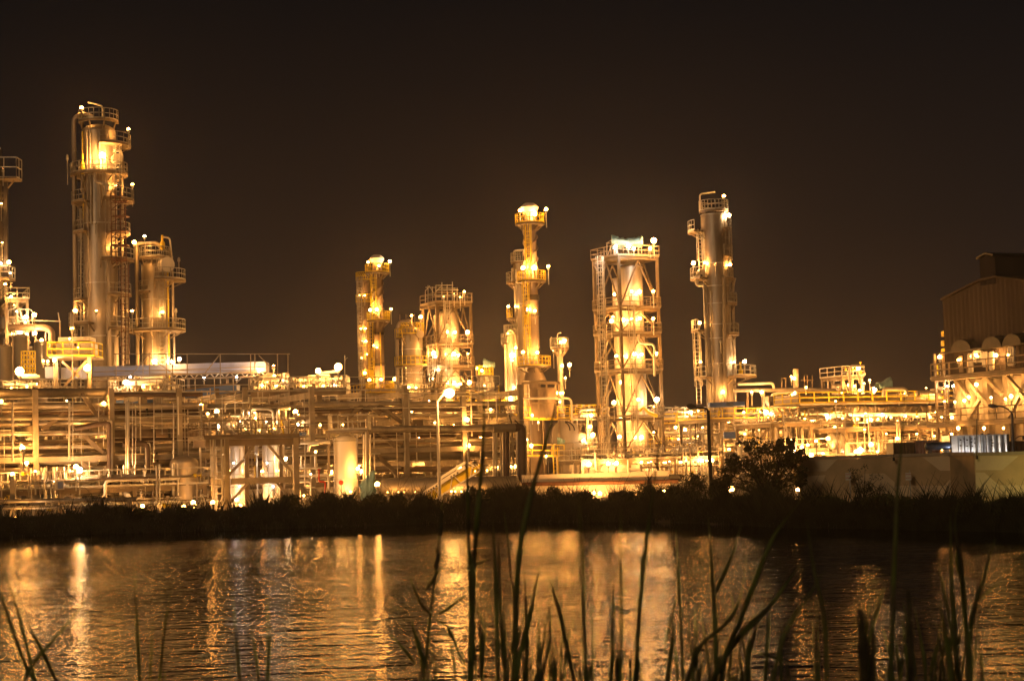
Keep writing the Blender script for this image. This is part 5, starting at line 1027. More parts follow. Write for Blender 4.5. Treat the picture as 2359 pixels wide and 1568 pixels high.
# valve deck on the skyline (two decks)
def skydeck(label, px0, px1, yd, D, seed, n, lamps, hmax=14):
    r = random.Random(seed); a, c = P(px0, yd, D), P(px1, yd, D); t = T('valve_deck', label, 'valve deck', ((a.x+c.x)/2, D, GZ)); z = (a.z+c.z)/2
    b = MB(); b.box(((a.x+c.x)/2, D+1.5, z-.25), c.x-a.x, 3.4, .5); dk = t.part('deck', b, 'steel'); rb = MB(); rb.rail([(a.x, D+3, z), (a.x, D-.1, z), (c.x, D-.1, z), (c.x, D+3, z)], 1.1, .035, 1.2); t.part('railing', rb, 'galv', dk)
    for x in (a.x+.3, (a.x+c.x)/2, c.x-.3): t.bar('column', (x, D+.3, GZ), (x, D+.3, z-.5), .45, 'conc')
    k_ = D/F
    for k in range(n):
        x = a.x+(c.x-a.x)*(.04+.92*r.random()); y = D+.3+2.3*r.random(); h = (hmax*.35+hmax*.65*r.random()**1.5)*k_*2.2; mm = r.choice(('pipew', 'pipeb', 'galv', 'clad', 'pipe'))
        pts = [(x, y, z), (x, y, z+h)] + ([(x+r.choice((-.6, .6)), y, z+h), (x+r.choice((-.6, .6)), y, z+.2)] if r.random() < .45 else []); t.tube('pipe', elbow(pts, .2), r.choice((.05, .07, .1, .13)), mm, 7)
        if k % 2 == 0: b = MB(); b.lathe((x, y, z+h*.6), [(.06, -.1), (.2, -.05), (.2, .15), (.06, .2), (.04, .5), (.16, .52), (.16, .57)], 8); t.part('valve', b, mm)
    for k in range(n//6): y0 = z+.3+1.2*r.random(); x = a.x+(c.x-a.x)*.5*r.random(); t.tube('header', [(x, D+r.random()*2, y0), (x+(c.x-a.x)*.4, D+r.random()*2, y0)], .12, 'pipew', 8)
    for (px, py, rad) in lamps: lamp(t, px, py, D+.2, h=1.8 if py < 870 else .6, r=rad, mk='lampb' if rad > .34 else 'lamp')
    return t
sd = skydeck('valve deck on the skyline under two glaring lamps and a thin antenna mast', 668, 798, 896, 146, 51, 52, [(733, 854, .36), (779, 845, .38), (700, 889, .14), (745, 888, .14), (770, 887, .1)])
sd.bar('mast', P(794, 896, 146), P(794, 818, 146), .07, 'galv'); sd.bar('mast_arm', P(794, 829, 146), P(801, 823, 146), .05, 'galv')
skydeck('valve deck at the end of the pale conveyor with a yellow riser', 578, 668, 900, 150, 52, 44, [(630, 843, .22), (632, 866, .2), (604, 887, .16), (637, 888, .18), (652, 876, .12), (616, 880, .12)], 20)
skydeck('small lit deck before the two fat columns above the long rack', 250, 410, 903, 152, 53, 30, [(290, 880, .3), (312, 868, .16), (287, 890, .14), (330, 890, .18)], 12)
skydeck('lit deck of short pipes beside the yellow railed chute house', 0, 100, 903, 150, 54, 40, [(45, 855, .42), (26, 893, .14), (62, 890, .14), (84, 884, .14)], 14)
# ================================================================== LEFT EDGE
D = 185.0; t = T('lattice_mast', 'dark mast with open cages cut by the picture edge, lit low down', 'mast', tuple(P(12, 1080, D)))
for px in (4, 15): t.bar('mast_leg', P(px+2, 1080, D), P(px-4 if px < 10 else px-2, 345 if px < 10 else 420, D), .4, 'dark')
for k in range(15): y = 440+k*22; t.bar('lattice_bar', P(1, y, D), P(14, y+11, D), .14, 'dark'); t.bar('lattice_bar', P(14, y+11, D), P(1, y+22, D), .14, 'dark')
for y, x1 in ((409, 38), (640, 22)):
    b = MB(); a, c = P(-20, y, D-1), P(x1, y, D-1); b.box(((a.x+c.x)/2, D, a.z-.1), c.x-a.x, 2.4, .2); dk = t.part('platform', b, 'steel'); r = MB(); r.rail([a+Z*.0, c, c+Vector((0, 2, 0))], 2.2 if y < 500 else 1.3, .05, 1.3); t.part('railing', r, 'galv', dk)
t.bar('strut', P(38, 409, D), P(18, 434, D), .14, 'steel'); t.bar('strut', P(0, 340, D), P(0, 408, D), .12, 'galv')
for px, py, rad in ((20.5, 604, .36), (1, 607, .26), (7, 390, .2), (2, 700, .26), (12, 655, .24), (5, 560, .22), (18, 745, .28), (3, 470, .16), (24, 630, .2)): lamp(t, px, py, D-1.4, h=1.8, r=rad)
D = 176.0; unit('narrow scaffolded tower of lit landings beside the dark mast', 18, 66, 690, D, 5, 61, [(22.5, 686, .26), (30, 705, .18), (57, 732, .33), (27, 770, .2), (44, 768, .28), (56, 745, .16), (36, 720, .14), (50, 800, .22), (28, 830, .2)], 26, 34, 4, False, lr=.2)
t = T('duct_run', 'fat bent duct with lamps between the lit landings and chute house', 'duct', tuple(P(100, 1080, 172)))
t.tube('duct', elbow([P(20, 754, 172), P(104, 754, 172), P(119, 762, 172), P(120, 850, 172)], 1.5), .34, 'stack', 12)
for px in (30, 82, 138): t.bar('support', P(px, 1060, 172), P(px, 745, 172), .15, 'steel')
for q in ([(70, 738), (140, 740)], [(138, 745), (134, 720)], [(105, 790), (105, 765)]): t.bar('rail_bar', P(*q[0], 172), P(*q[1], 172), .09, 'galv')
for px, py, rad in ((79, 725, .3), (62, 770, .2), (80, 768, .26), (96, 784, .26)): lamp(t, px, py, 171, h=1.6, r=rad)
for px0, px1, yt, lab in ((33, 68, 765, 'plain clad tank behind the yellow cage ladder'), (80, 110, 778, 'plain clad tank between the fat duct and chute house'), (-6, 30, 790, 'plain clad tank under the dark mast')):
    D = 170; a, c = P(px0, 900, D), P(px1, 900, D); rr = (c.x-a.x)/2; x = (a.x+c.x)/2; z1 = P((px0+px1)/2, yt, D).z
    t = T('storage_tank', lab, 'tank', (x, D, GZ)); b = MB(); b.lathe((x, D, 0), [(rr, GZ), (rr, z1-.4)]+dome(rr, z1-.4, .3), 24); t.part('shell', b, 'cladm', smooth=True); b = MB(); b.sector((x, D, 0), rr, rr+.05, 0, 360, z1-.5, z1-.4); t.part('rim', b, 'clad')
D = 160; t = T('ladder_cage', 'bright yellow ladder cage in front of the plain clad tanks', 'ladder cage', tuple(P(64, 1060, D)))
for px in (49, 55, 62, 69, 75, 81): t.bar('cage_bar', P(px, 858, D), P(px, 809, D), .1, 'yellow')
for y in (809, 818, 828, 838, 848, 858): t.bar('cage_hoop', P(48, y, D), P(82, y, D), .1, 'yellow')
t.bar('support_leg', P(70, 900, D), P(70, 858, D), .2, 'yellow')
# ================================================================== AIR COOLERS AND RIGHT SIDE
D0 = P(1841, 929, 184.0); AC = D0.copy(); AC.z = GZ
def AF(px, py): return PL(px, py, AC, U)
t = T('air_cooler_bank', 'long bank of air coolers under a bright yellow railed walkway', 'air cooler', AC)
a, c = AF(1841, 929), AF(2203, 932); z = a.z; Lx = (c-a).dot(U)
q = lambda s, w, zz_: Vector(((AC+U*s+V*w).x, (AC+U*s+V*w).y, zz_))
b = MB(); b.box(q(Lx/2, 3, z-.1), Lx, 6.4, .2, U); dk = t.part('walkway', b, 'grate'); r = MB(); r.rail([q(0, 5, z), q(0, -.1, z), q(Lx, -.1, z), q(Lx, 5, z)], 1.15, .055, 1.9); t.part('railing', r, 'yellow', dk)
b = MB(); b.box(q(Lx/2, 3.5, z+.5), Lx-1, 5, .9, U); t.part('cooler_bundle', b, 'cladm')
for i in range(6):
    s = Lx*(i+.5)/6; cc_ = q(s, 3, 0); b = MB(); b.lathe((cc_.x, cc_.y, 0), [(1.0, z-2.2), (1.05, z-1.6), (1.75, z-.6), (1.8, z-.5)], 22); t.part('fan_cone', b, 'cladm', smooth=True)
for i in range(7):
    s = Lx*i/6; t.bar('leg', q(s, .3, GZ), q(s, .3, z-.5), .3, 'conc'); t.bar('knee_brace', q(s, .3, z-2.4), q(s+1.2, .3, z-.5), .18, 'steel'); t.bar('knee_brace', q(s, .3, z-2.4), q(s-1.2, .3, z-.5), .18, 'steel')
for y, rad, mm in ((955, .2, 'pipew'), (958, .12, 'pipeb'), (975, .16, 'pipe'), (1000, .5, 'conc'), (985, .1, 'pipew')): t.tube('header', [AF(1841, y)-V*.5, AF(2215, y-1)-V*.5], rad, mm, 8)
for i in range(26):
    s = Lx*rnd.random(); y0 = z-2.4-1.2*rnd.random(); mm = rnd.choice(('pipew', 'pipeb', 'pipe', 'galv')); x2 = s+rnd.choice((-1, 1))*(.6+rnd.random()); pts = [q(s, -.6, y0), q(s, -.6-rnd.random()*.4, y0-.8-1.6*rnd.random())]; pts.append(pts[-1]+U*(x2-s)); pts.append(pts[-1]-Z*(.5+rnd.random())); t.tube('loop_pipe', elbow(pts, .5), rnd.choice((.08, .11, .15)), mm, 8)
for px, py, rad in ((1841, 962, .38), (1896.5, 962, .42), (1929, 963, .26), (1991, 968, .44), (2020, 957, .36), (2030, 960, .3), (2072.5, 959, .36), (2040, 962, .26), (2129.7, 960.5, .44), (2157.8, 959, .4), (2143, 950, .22), (2100, 958, .22), (1982, 953, .2), (2010, 966, .24), (2055, 972, .24), (2105, 975, .24), (2180, 962, .3), (1910, 975, .22), (1860, 970, .26), (1962, 966, .46), (1950, 958, .3), (2163, 905.4, .42), (1945, 905, .34), (2013.6, 894, .22), (2074, 894, .24), (2090, 906.6, .3), (2139, 894, .26), (2204, 921.7, .24), (1935, 893, .22), (2020, 920, .16), (1995, 922, .16)):
    lamp(t, 0, 0, 0, h=1.4 if py > 930 else 1.8, r=rad*.8, mk='lampb' if rad > .4 else 'lamp', p=AF(px, py)-V*(1.0 if py > 930 else -.4))
unit('lit landing tower with a tall gooseneck above the yellow walkway', 1948, 1992, 868, 196, 4, 71, [(1945, 888, .42), (1967, 849, .36), (1993, 876.5, .3), (2003, 899, .44), (1958, 890, .22), (1980, 884, .2), (1970, 900, .3)], 14, 22, 2, True)
t = T('gooseneck_vent', 'straight gooseneck vent pipe over the lit landing tower', 'vent pipe', tuple(P(1958, 900, 195))); t.tube('pipe', elbow([P(1958, 900, 195), P(1957, 843, 195), P(1991, 843, 195)], .4), .14, 'pipew')
for px, y1, lab in ((2052, 895, 'pipe arch over the yellow walkway beside the teal dome'), (2130, 903, 'low pipe arch over the far end of the yellow walkway')):
    t = T('pipe_arch', lab, 'pipe', tuple(P(px, 930, 187))); t.tube('pipe', elbow([P(px-16, 912, 187), P(px-16, y1, 187), P(px+34, y1, 187), P(px+40, 912, 187)], 1), .22, 'pipe')
t = T('feed_hopper', 'tapered hopper vessel with ribs at the end of the yellow walkway', 'hopper', tuple(P(1805, 1040, 190))); D = 190
a, c = P(1771, 912, D), P(1841, 907, D); z1 = P(1805, 911, D).z; z2 = P(1805, 924, D).z; z3 = P(1805, 955, D).z; x = (a.x+c.x)/2; w = (c.x-a.x)/2
b = MB(); b.quad_prism([Vector((x+w*.55*i, D+1.5+.8*j, z3)) for i, j in ((-1, -1), (1, -1), (1, 1), (-1, 1))], [Vector((x+w*i, D+1.5+1.6*j, z2)) for i, j in ((-1, -1), (1, -1), (1, 1), (-1, 1))]); t.part('hopper_cone', b, 'cladm')
b = MB(); b.box((x, D+1.5, (z1+z2)/2), 2*w+.1, 3.4, z1-z2); t.part('rim_box', b, 'cladm')
for k in (-.5, -.15, .15, .5): t.bar('rib', Vector((x+w*k*1.4, D-.15, z2)), Vector((x+w*k*.4, D+.6, z3)), .14, 'steel')
for sx in (-1, 1): t.bar('leg', Vector((x+w*.9*sx, D, GZ)), Vector((x+w*.9*sx, D, z2)), .3, 'steel')
for px, py, rad in ((1776, 953, .28), (1829, 946, .24), (1857, 892, .24), (1831, 905, .24), (1825, 908, .2)): lamp(t, px, py, D-.6, h=.9, r=rad)
t = T('vent_stack', 'stubby vent stack lit at its base behind the hopper vessel', 'stack', tuple(P(1834, 900, 197))); t.tube('stack_pipe', [P(1834, 920, 197), P(1833, 850, 197)], .33, 'cladm', 16); t.bar('support', P(1834, 1050, 197), P(1834, 915, 197), .5, 'steel'); lamp(t, 1830, 871, 195.8, h=1.2, r=.3); lamp(t, 1823, 867, 196, h=1, r=.16)
for px in (1853, 1860, 1871): t.bar('scaffold_pole', P(px, 895, 197), P(px, 864, 197), .09, 'steel')
t.bar('scaffold_pole', P(1845, 876, 197), P(1874, 875, 197), .08, 'steel')
t = T('transfer_pipe', 'fat overhead pipe leaving the lone tall column towards the hopper vessel', 'pipe', tuple(P(1740, 1040, 193)))
t.tube('pipe', elbow([P(1690, 899, 193), P(1800, 898, 193), P(1870, 897, 193), P(1950, 901, 193)], .5), .22, 'pipe'); t.tube('pipe', elbow([P(1700, 885, 193), P(1780, 882, 193), P(1783, 897, 193)], .6), .15, 'pipew'); t.tube('pipe', elbow([P(1777, 915, 193), P(1779, 909, 193), P(1790, 905, 193), P(1838, 903, 193)], .5), .14, 'pipew')
for px in (1722, 1760): t.bar('support', P(px, 1040, 193), P(px, 900, 193), .22, 'steel')
for px in (1801, 1810): t.bar('frame_post', P(px, 896, 193), P(px, 871, 193), .12, 'steel')
t.bar('frame_post', P(1800, 871, 193), P(1812, 871, 193), .12, 'steel'); b = MB(); a = P(1660, 932, 190); b.box((a.x, 190, a.z), 2.6, 1.5, .5); t.part('blue_canopy', b, 'blue'); b = MB(); a = P(1693, 930, 190); b.box((a.x, 190, a.z), 2.0, 1.5, .45); t.part('blue_canopy', b, 'blue'); b = MB(); a = P(1680, 1002, 186); b.box((a.x, 186, a.z), 1.2, .8, .7); t.part('blue_canopy', b, 'blue')
# stretch of yellow railed pipe bridge left of the lone column
t = T('pipe_bridge', 'yellow railed pipe bridge between the tall frame and the lone tall column', 'pipe bridge', tuple(P(1585, 1040, 203))); D = 203
a, c = P(1528, 976, D), P(1650, 974, D); b = MB(); b.box(((a.x+c.x)/2, D+1, a.z-.15), c.x-a.x, 2, .3); dk = t.part('deck', b, 'grate'); r = MB(); r.rail([a, c], 1.15, .055, 1.5); t.part('railing', r, 'yellow', dk)
for y, rad in ((996, .16), (1001, .1), (1018, .2), (1030, .14), (1046, .2), (1052, .12)): t.tube('pipe', [P(1528, y, D-.6), P(1660, y-2, D-.6)], rad, 'pipew' if y in (996, 1046) else 'pipe', 8)
t.tube('pipe', elbow([P(1610, 1036, D-1), P(1548, 1036, D-1), P(1543, 1040, D-1), P(1542, 1088, D-1)], .8), .15, 'pipew')
for px in (1530, 1570, 1612, 1650): t.bar('leg', P(px, 1100, D), P(px, 976, D), .25, 'steel')
# ================================================================== CONTAINERS BEHIND THE WALL
def container(label, px0, px1, yt, D, m, ribs, dep=2.4, extra=None):
    a, c = P(px0, yt, D), P(px1, yt, D); zt = a.z; t = T('storage_container', label, 'container', ((a.x+c.x)/2, D+dep/2, GZ)); b = MB(); n_ = ribs*4; x0 = a.x; L2 = c.x-a.x; pr = []
    for i in range(n_+1): pr.append((x0+L2*i/n_, D+(.05 if i % 4 in (1, 2) else 0)))
    for (xa, ya), (xb, yb) in zip(pr, pr[1:]): b.poly([(xa, ya, GZ+.15), (xb, yb, GZ+.15), (xb, yb, zt), (xa, ya, zt)])
    b.poly([(c.x, D, GZ+.15), (c.x, D+dep, GZ+.15), (c.x, D+dep, zt), (c.x, D, zt)]); b.poly([(a.x, D+dep, GZ+.15), (a.x, D, GZ+.15), (a.x, D, zt), (a.x, D+dep, zt)]); b.poly([(c.x, D+dep, GZ+.15), (a.x, D+dep, GZ+.15), (a.x, D+dep, zt), (c.x, D+dep, zt)])
    bd = t.part('side_wall', b, m); b = MB(); b.box(((a.x+c.x)/2, D+dep/2, zt+.03), L2+.06, dep+.06, .07); t.part('roof', b, 'dark' if m != 'silver' else 'silver')
    for x in (a.x+.02, c.x-.02): t.bar('corner_post', (x, D-.03, GZ), (x, D-.03, zt+.05), .12, 'dark' if m == 'silver' else m)
    return t, a, c
t, a, c = container('bare silver ribbed container with dark latches behind the painted wall', 2190, 2322, 1005, 118, 'silver', 9)
for i in range(1, 9): x = a.x+.55+(c.x-a.x-.6)*i/9; t.bar('seam_bar', (x, 117.96, GZ+.2), (x, 117.96, a.z), .03, 'dark')
for x_, y_ in ((2213, 1013), (2213, 1026), (2221, 1010), (2228, 1013), (2228, 1027), (2238, 1010), (2238, 1018), (2240, 1027), (2246, 1010), (2246, 1020), (2284, 1013), (2287, 1020), (2285, 1026)): b = MB(); b.box(P(x_, y_, 117.9), .1, .06, .08); t.part('latch', b, 'dark')
for px in (2215, 2255, 2300): lamp(t, px, 1047, 114.6, h=.5, r=.12, mk='lampc')  # unseen cool lamps added behind the wall to light the container front
b = MB(); b.box(P(2199, 1022, 117.9), .42, .08, 1.1); t.part('side_duct', b, 'shiny')
for px in (2262, 2276): b = MB(); b.box(P(px, 1002, 118.5), .14, .3, .24); t.part('lifting_lug', b, 'dark')
container('dark brown container farthest along the wall from the boiler house', 2059, 2106, 1022, 116, 'dark', 6)
t, a, c = container('low rusty brown container between the dark one and the silver one', 2107, 2160, 1017, 119, 'rust', 6)
container('rusty stained container end beyond the silver one', 2323, 2380, 1018, 121, 'rust', 6)
D = 115.5; t = T('tank_trailer', 'navy polished tank trailer parked before the low rusty container', 'tank trailer', tuple(P(2160, 1040, D)))
a, c = P(2132, 1028, D), P(2188, 1026, D); L2 = (c-a).length; b = MB(); b.lathe((a+c)/2, [(.05, -L2/2-.05), (.22, -L2/2), (.27, -L2/2+.12), (.27, L2/2-.12), (.22, L2/2), (.05, L2/2+.05)], 20, axis=(c-a)); t.part('barrel', b, 'navy', smooth=True)
for px in (2140, 2180): p = P(px, 1036, D); b = MB(); b.box((p.x, D, (GZ+p.z)/2), .3, .6, p.z-GZ); t.part('support', b, 'dark')
for px, lab, yt, D in ((2350, 'thin bent floodlight bracket behind the rusty stained container', 1004, 122), ):
    t = T('flood_bracket', lab, 'bracket', tuple(P(px, 1040, D))); t.tube('pipe', elbow([P(2337, 1035, D), P(2337, 1012, D), P(2347, 1004, D), P(2362, 1004, D)], .2), .04, 'steel', 6); b = MB(); b.box(P(2358, 1009, D), .2, .2, .3); t.part('lamp_box', b, 'dark')
for px, y0, y1, D, lab in ((2059-0, 1002, 1060, 83.6, 'thin dark aerial rod on the wall top by the dark container'), (2250, 964, 1056, 79.2, 'thin dark aerial rod on the wall top before the silver container')):
    t = T('aerial_rod', lab, 'rod', tuple(P(px, 1050, D))); t.tube('rod', [P(px, y1, D), P(px, y0, D)], .02, 'dark', 6); b = MB(); b.box(P(px, y1-3, D), .1, .1, .16); t.part('clamp', b, 'dark')
# free standing glows seen low between the shrubs
for px, py, D, rad, lab in ((1684, 1126, 98, .24, 'low white glow shining through the foot of the bushy tree'), (1530, 1132, 99, .16, 'small low glow through the bank shrubs below the tall frame'), (1838, 1128, 100, .16, 'small low glow at the wall end beside the bushy tree'), (2079, 1046-10, 150, .16, 'small lamp showing over the wall by the dark container')):
    lamp_post(px, py, D, lab, r=rad, mk='lampb')
lamp_post(1880, 1016, 150, 'plain lamp on a pole rising over the wall end', r=.2); lamp_post(1925, 924, 160, 'tall white lamp pole before the air coolers', r=.13, mk='lampd')
lamp_post(806, 931, 170, 'small lamp above the rack between the white tank and twin stacks', r=.12, mk='lampd')
# ================================================================== BANK VEGETATION
def lerp_tab(tab, x):
    for (x0, y0), (x1, y1) in zip(tab, tab[1:]):
        if x0 <= x <= x1: return y0+(y1-y0)*(x-x0)/(x1-x0)
    return tab[0][1] if x < tab[0][0] else tab[-1][1]
SKY = [(-100, 1196), (0, 1193), (90, 1186), (200, 1184), (330, 1186), (480, 1180), (620, 1172), (700, 1166), (745, 1152), (860, 1150), (930, 1158), (1000, 1166), (1060, 1140), (1150, 1140), (1260, 1145), (1360, 1146), (1450, 1142), (1540, 1136), (1640, 1134), (1760, 1140), (1850, 1146), (1950, 1150), (2100, 1152), (2200, 1154), (2359, 1150), (2500, 1150)]
rg = random.Random(77); b = MB(); clump = [rg.random() for i in range(170)]
def cl(px):
    a = (px+480)/22.0; i = int(a); f = a-i; f = f*f*(3-2*f); return clump[i]*(1-f)+clump[i+1]*f
def blade(b, base, h, w, lean, dirx):
    o = len(b.v); k = 3
    for i in range(k+1):
        s = i/k; c = base + Vector((lean*s*s*dirx, lean*s*s*.3, h*s)); ww = w*(1-s*.85)
        b.v.append((c.x-ww, c.y, c.z)); b.v.append((c.x+ww, c.y+.3*ww, c.z))
    for i in range(k): b.f.append((o+2*i, o+2*i+1, o+2*i+3, o+2*i+2)); b.m.append(0)
NB = 0
for i in range(40000):
    px = -460+3320*rg.random(); d = 6.0*rg.random()**.9 - .3
    D = 90
    for _ in range(3): x = (px-W/2)/F*D; D = shore_y(x)+d
    x = (px-W/2)/F*D; z = gz(x, D); top = P(px, lerp_tab(SKY, px)+10-48*cl(px)**1.6, D).z
    h = max(top-z, .25)*(.45+.55*rg.random()) if d > 1 else .25+.5*rg.random()
    if rg.random() < .10 and d > 2: h += .15+.8*rg.random()**1.5
    blade(b, Vector((x, D, max(z, 0)-.03)), h, .014+.022*rg.random(), h*(.1+.5*rg.random()), rg.choice((-1, 1)))
me = b.mesh('bank_grass', [M['grass']]); o = bpy.data.objects.new('bank_grass', me); COL.objects.link(o); o['kind'] = 'stuff'
def leafcloud(b, c, rx, ry, rz, n, ls, rr):
    for i in range(n):
        while True:
            v = Vector((rr.uniform(-1, 1), rr.uniform(-1, 1), rr.uniform(-1, 1)))
            if v.length < 1: break
        v = v.normalized()*v.length**.6
        p = c+Vector((v.x*rx, v.y*ry, v.z*rz)); a = Vector((rr.gauss(0, 1), rr.gauss(0, 1), rr.gauss(0, 1))).normalized(); s = a.orthogonal().normalized(); l = ls*(.6+.8*rr.random())
        b.poly([p-a*l, p+s*l*.42, p+a*l, p-s*l*.42])
def shrub(px, ytop, wpx, d, label, seed, group='shrubs along the far bank'):
    rr = random.Random(seed); D = 90
    for _ in range(3): x = (px-W/2)/F*D; D = shore_y(x)+d
    x = (px-W/2)/F*D; z = gz(x, D); zt = P(px, ytop, D).z; h = (zt-z)*1.18; w = wpx*D/F/2
    t = T('shrub', label, 'shrub', (x, D, z), group); b = MB(); s = MB()
    for k in range(9):
        a = 2*math.pi*rr.random(); tip = Vector((x+w*.85*c_(a)*rr.random(), D+w*.5*s_(a)*rr.random(), z+h*(.55+.45*rr.random()))); base = Vector((x+.15*w*c_(a), D, z-.1))
        s.tube([base, base.lerp(tip, .5)+Vector((.05*rr.gauss(0, 1), 0, .05)), tip], [.025, .016, .006], 5)
        leafcloud(b, base.lerp(tip, .62), w*.42, w*.4, h*.36, int(90+40*rr.random()), .075, rr)
        for j in range(3): blade(b, tip-Z*.2, .2+.35*rr.random(), .012, .2*rr.random(), rr.choice((-1, 1)))
    leafcloud(b, Vector((x, D, z+h*.3)), w, w*.6, h*.34, 260, .08, rr)
    t.part('foliage', b, 'leaf'); t.part('stem', s, 'bark'); return t
shr = [(262, 1166, 70, 2.2, 'low dark bank shrub near the pair of thick grey pipes'), (320, 1170, 60, 3, 'low twiggy bank shrub under the dark insulated down pipe'), (420, 1166, 60, 3, 'dark bank shrub before the tall thin bright riser'),
       (545, 1166, 46, 3, 'small bank shrub at the corner post of the silver tank frame'), (590, 1158, 60, 3, 'dark bank shrub between the two silver tanks'), (658, 1140, 76, 3, 'spiky bank shrub before the second silver tank'), (742, 1136, 74, 3, 'bushy bank shrub before the red fire pipe'), (792, 1140, 80, 2.8, 'broad bank shrub before the white tank'),
       (848, 1138, 76, 3, 'ragged bank shrub at the hanging teal tarpaulin'), (915, 1142, 70, 3, 'leafy bank shrub before the low glowing lamp'), (985, 1150, 74, 2.6, 'dark round bank shrub at the foot of the crane boom'), (1075, 1122, 90, 3.2, 'tall spiky bank shrub under the crane boom tip'), (1125, 1124, 80, 3.4, 'dense bank shrub before the turned down dark pipes'),
       (1190, 1118, 80, 3.6, 'dark mounded bank shrub at the rack end'), (1268, 1122, 80, 3.6, 'dark bank shrub below the furnace'), (1335, 1130, 70, 3, 'low bank shrub beside the glaring white floodlight'), (1425, 1130, 80, 3, 'dark bank shrub just past the glaring white floodlight'), (1480, 1112, 90, 3.4, 'feathery bank shrub below the tall frame'),
       (1590, 1088, 110, 4, 'tall branching shrub beside the unlit street lamp'), (1640, 1104, 56, 4, 'branching shrub at the foot of the unlit street lamp'), (1890, 1140, 90, 3, 'low bank shrub at the wall end'), (2010, 1140, 120, 3, 'wide low shrub before the tan wall'), (2085, 1146, 80, 2.6, 'low shrub under the bare wall notice board'), (2220, 1146, 100, 2.6, 'low shrub at the corner of the yellow lit wall'), (2310, 1148, 110, 2.6, 'rounded shrub before the yellow lit wall panel'), (1540, 1118, 70, 4, 'small shrub under the dark steel header end')]
for i, s in enumerate(shr): shrub(*s, seed=100+i)
# the bush climbing the wall by the notice board and the bare sapling
D = 82.6; rr = random.Random(5); p = P(1985, 1150, D); t = T('bush', 'straggly bush climbing against the tan wall next to a notice board', 'bush', (p.x, D, GZ)); b = MB(); s = MB()
for k in range(14):
    x1, y1 = 1960+70*rr.random(), 1062+70*rr.random()**.7; tip = P(x1, y1, D-.3*rr.random()); s.tube([Vector((p.x+.1*rr.gauss(0, 1), D, GZ)), P((x1+1985)/2+4*rr.gauss(0, 1), (y1+1150)/2, D), tip], [.03, .018, .005], 5); leafcloud(b, tip, .22, .2, .16, 36, .045, rr)
leafcloud(b, P(1990, 1125, D), .55, .3, .4, 260, .05, rr); t.part('foliage', b, 'leaf'); t.part('stem', s, 'bark')
p = P(1407+0, 1110, 88); t = T('sapling', 'bare forked sapling on the bank before the bright low wall', 'sapling', (P(1497, 1125, 93).x, 93, GZ)); s = MB(); rr = random.Random(9)
for k in range(16): x1, y1 = 1485+36*rr.random(), 1066+46*rr.random(); s.tube([P(1497, 1130, 93), P(1496+3*rr.gauss(0, 1), 1108, 93), P(x1, y1, 93)], [.022, .014, .005], 5)
t.part('branch', s, 'bark')
# the bushy tree
def tree(label, D, x0, x1, y0, yb, seed, nl, lobes):
    rr = random.Random(seed); base = P((x0+x1)/2+10, yb, D); base.z = gz(base.x, D)-.1; t = T('tree', label, 'tree', base); s = MB(); b = MB(); fk = base+Z*.6
    s.tube([base, base+Z*.35+Vector((.04, 0, 0)), fk], [.13, .1, .09], 10)
    for (lx, ly, lr) in lobes:
        c = P(lx, ly, D+rr.uniform(-.7, .7)); m_ = fk.lerp(c, .5)+Vector((rr.gauss(0, .12), rr.gauss(0, .12), .12)); s.tube([fk-Z*.1, m_, c], [.06, .035, .012], 6); R = lr*D/F
        for k in range(7):
            a = Vector((rr.gauss(0, 1), rr.gauss(0, .8), rr.gauss(0, .8))).normalized()*R*(.5+.7*rr.random()); s.tube([m_.lerp(c, .7), c+a*.5, c+a], [.018, .011, .004], 4)
            leafcloud(b, c+a*.8, R*.42, R*.42, R*.34, nl, .075, rr)
        leafcloud(b, c, R*.75, R*.7, R*.6, nl*2, .066, rr)
    t.part('crown', b, 'leaf'); t.part('trunk', s, 'bark'); return t
tree('dark bushy tree silhouetted between the unlit street lamp and the painted wall', 82, 1660, 1860, 1010, 1150, 41, 46,
     [(1745, 1032, 34), (1775, 1030, 26), (1805, 1022, 22), (1832, 1040, 22), (1850, 1048, 16), (1710, 1068, 34), (1750, 1068, 38), (1795, 1060, 34), (1830, 1072, 26), (1680, 1090, 28), (1720, 1105, 36), (1770, 1105, 40), (1815, 1104, 32), (1845, 1110, 18), (1672, 1112, 22), (1750, 1134, 34), (1800, 1132, 34), (1726, 1024, 16), (1822, 1020, 12), (1735, 1085, 30), (1785, 1082, 30), (1690, 1068, 22), (1655, 1118, 20), (1850, 1085, 18)])
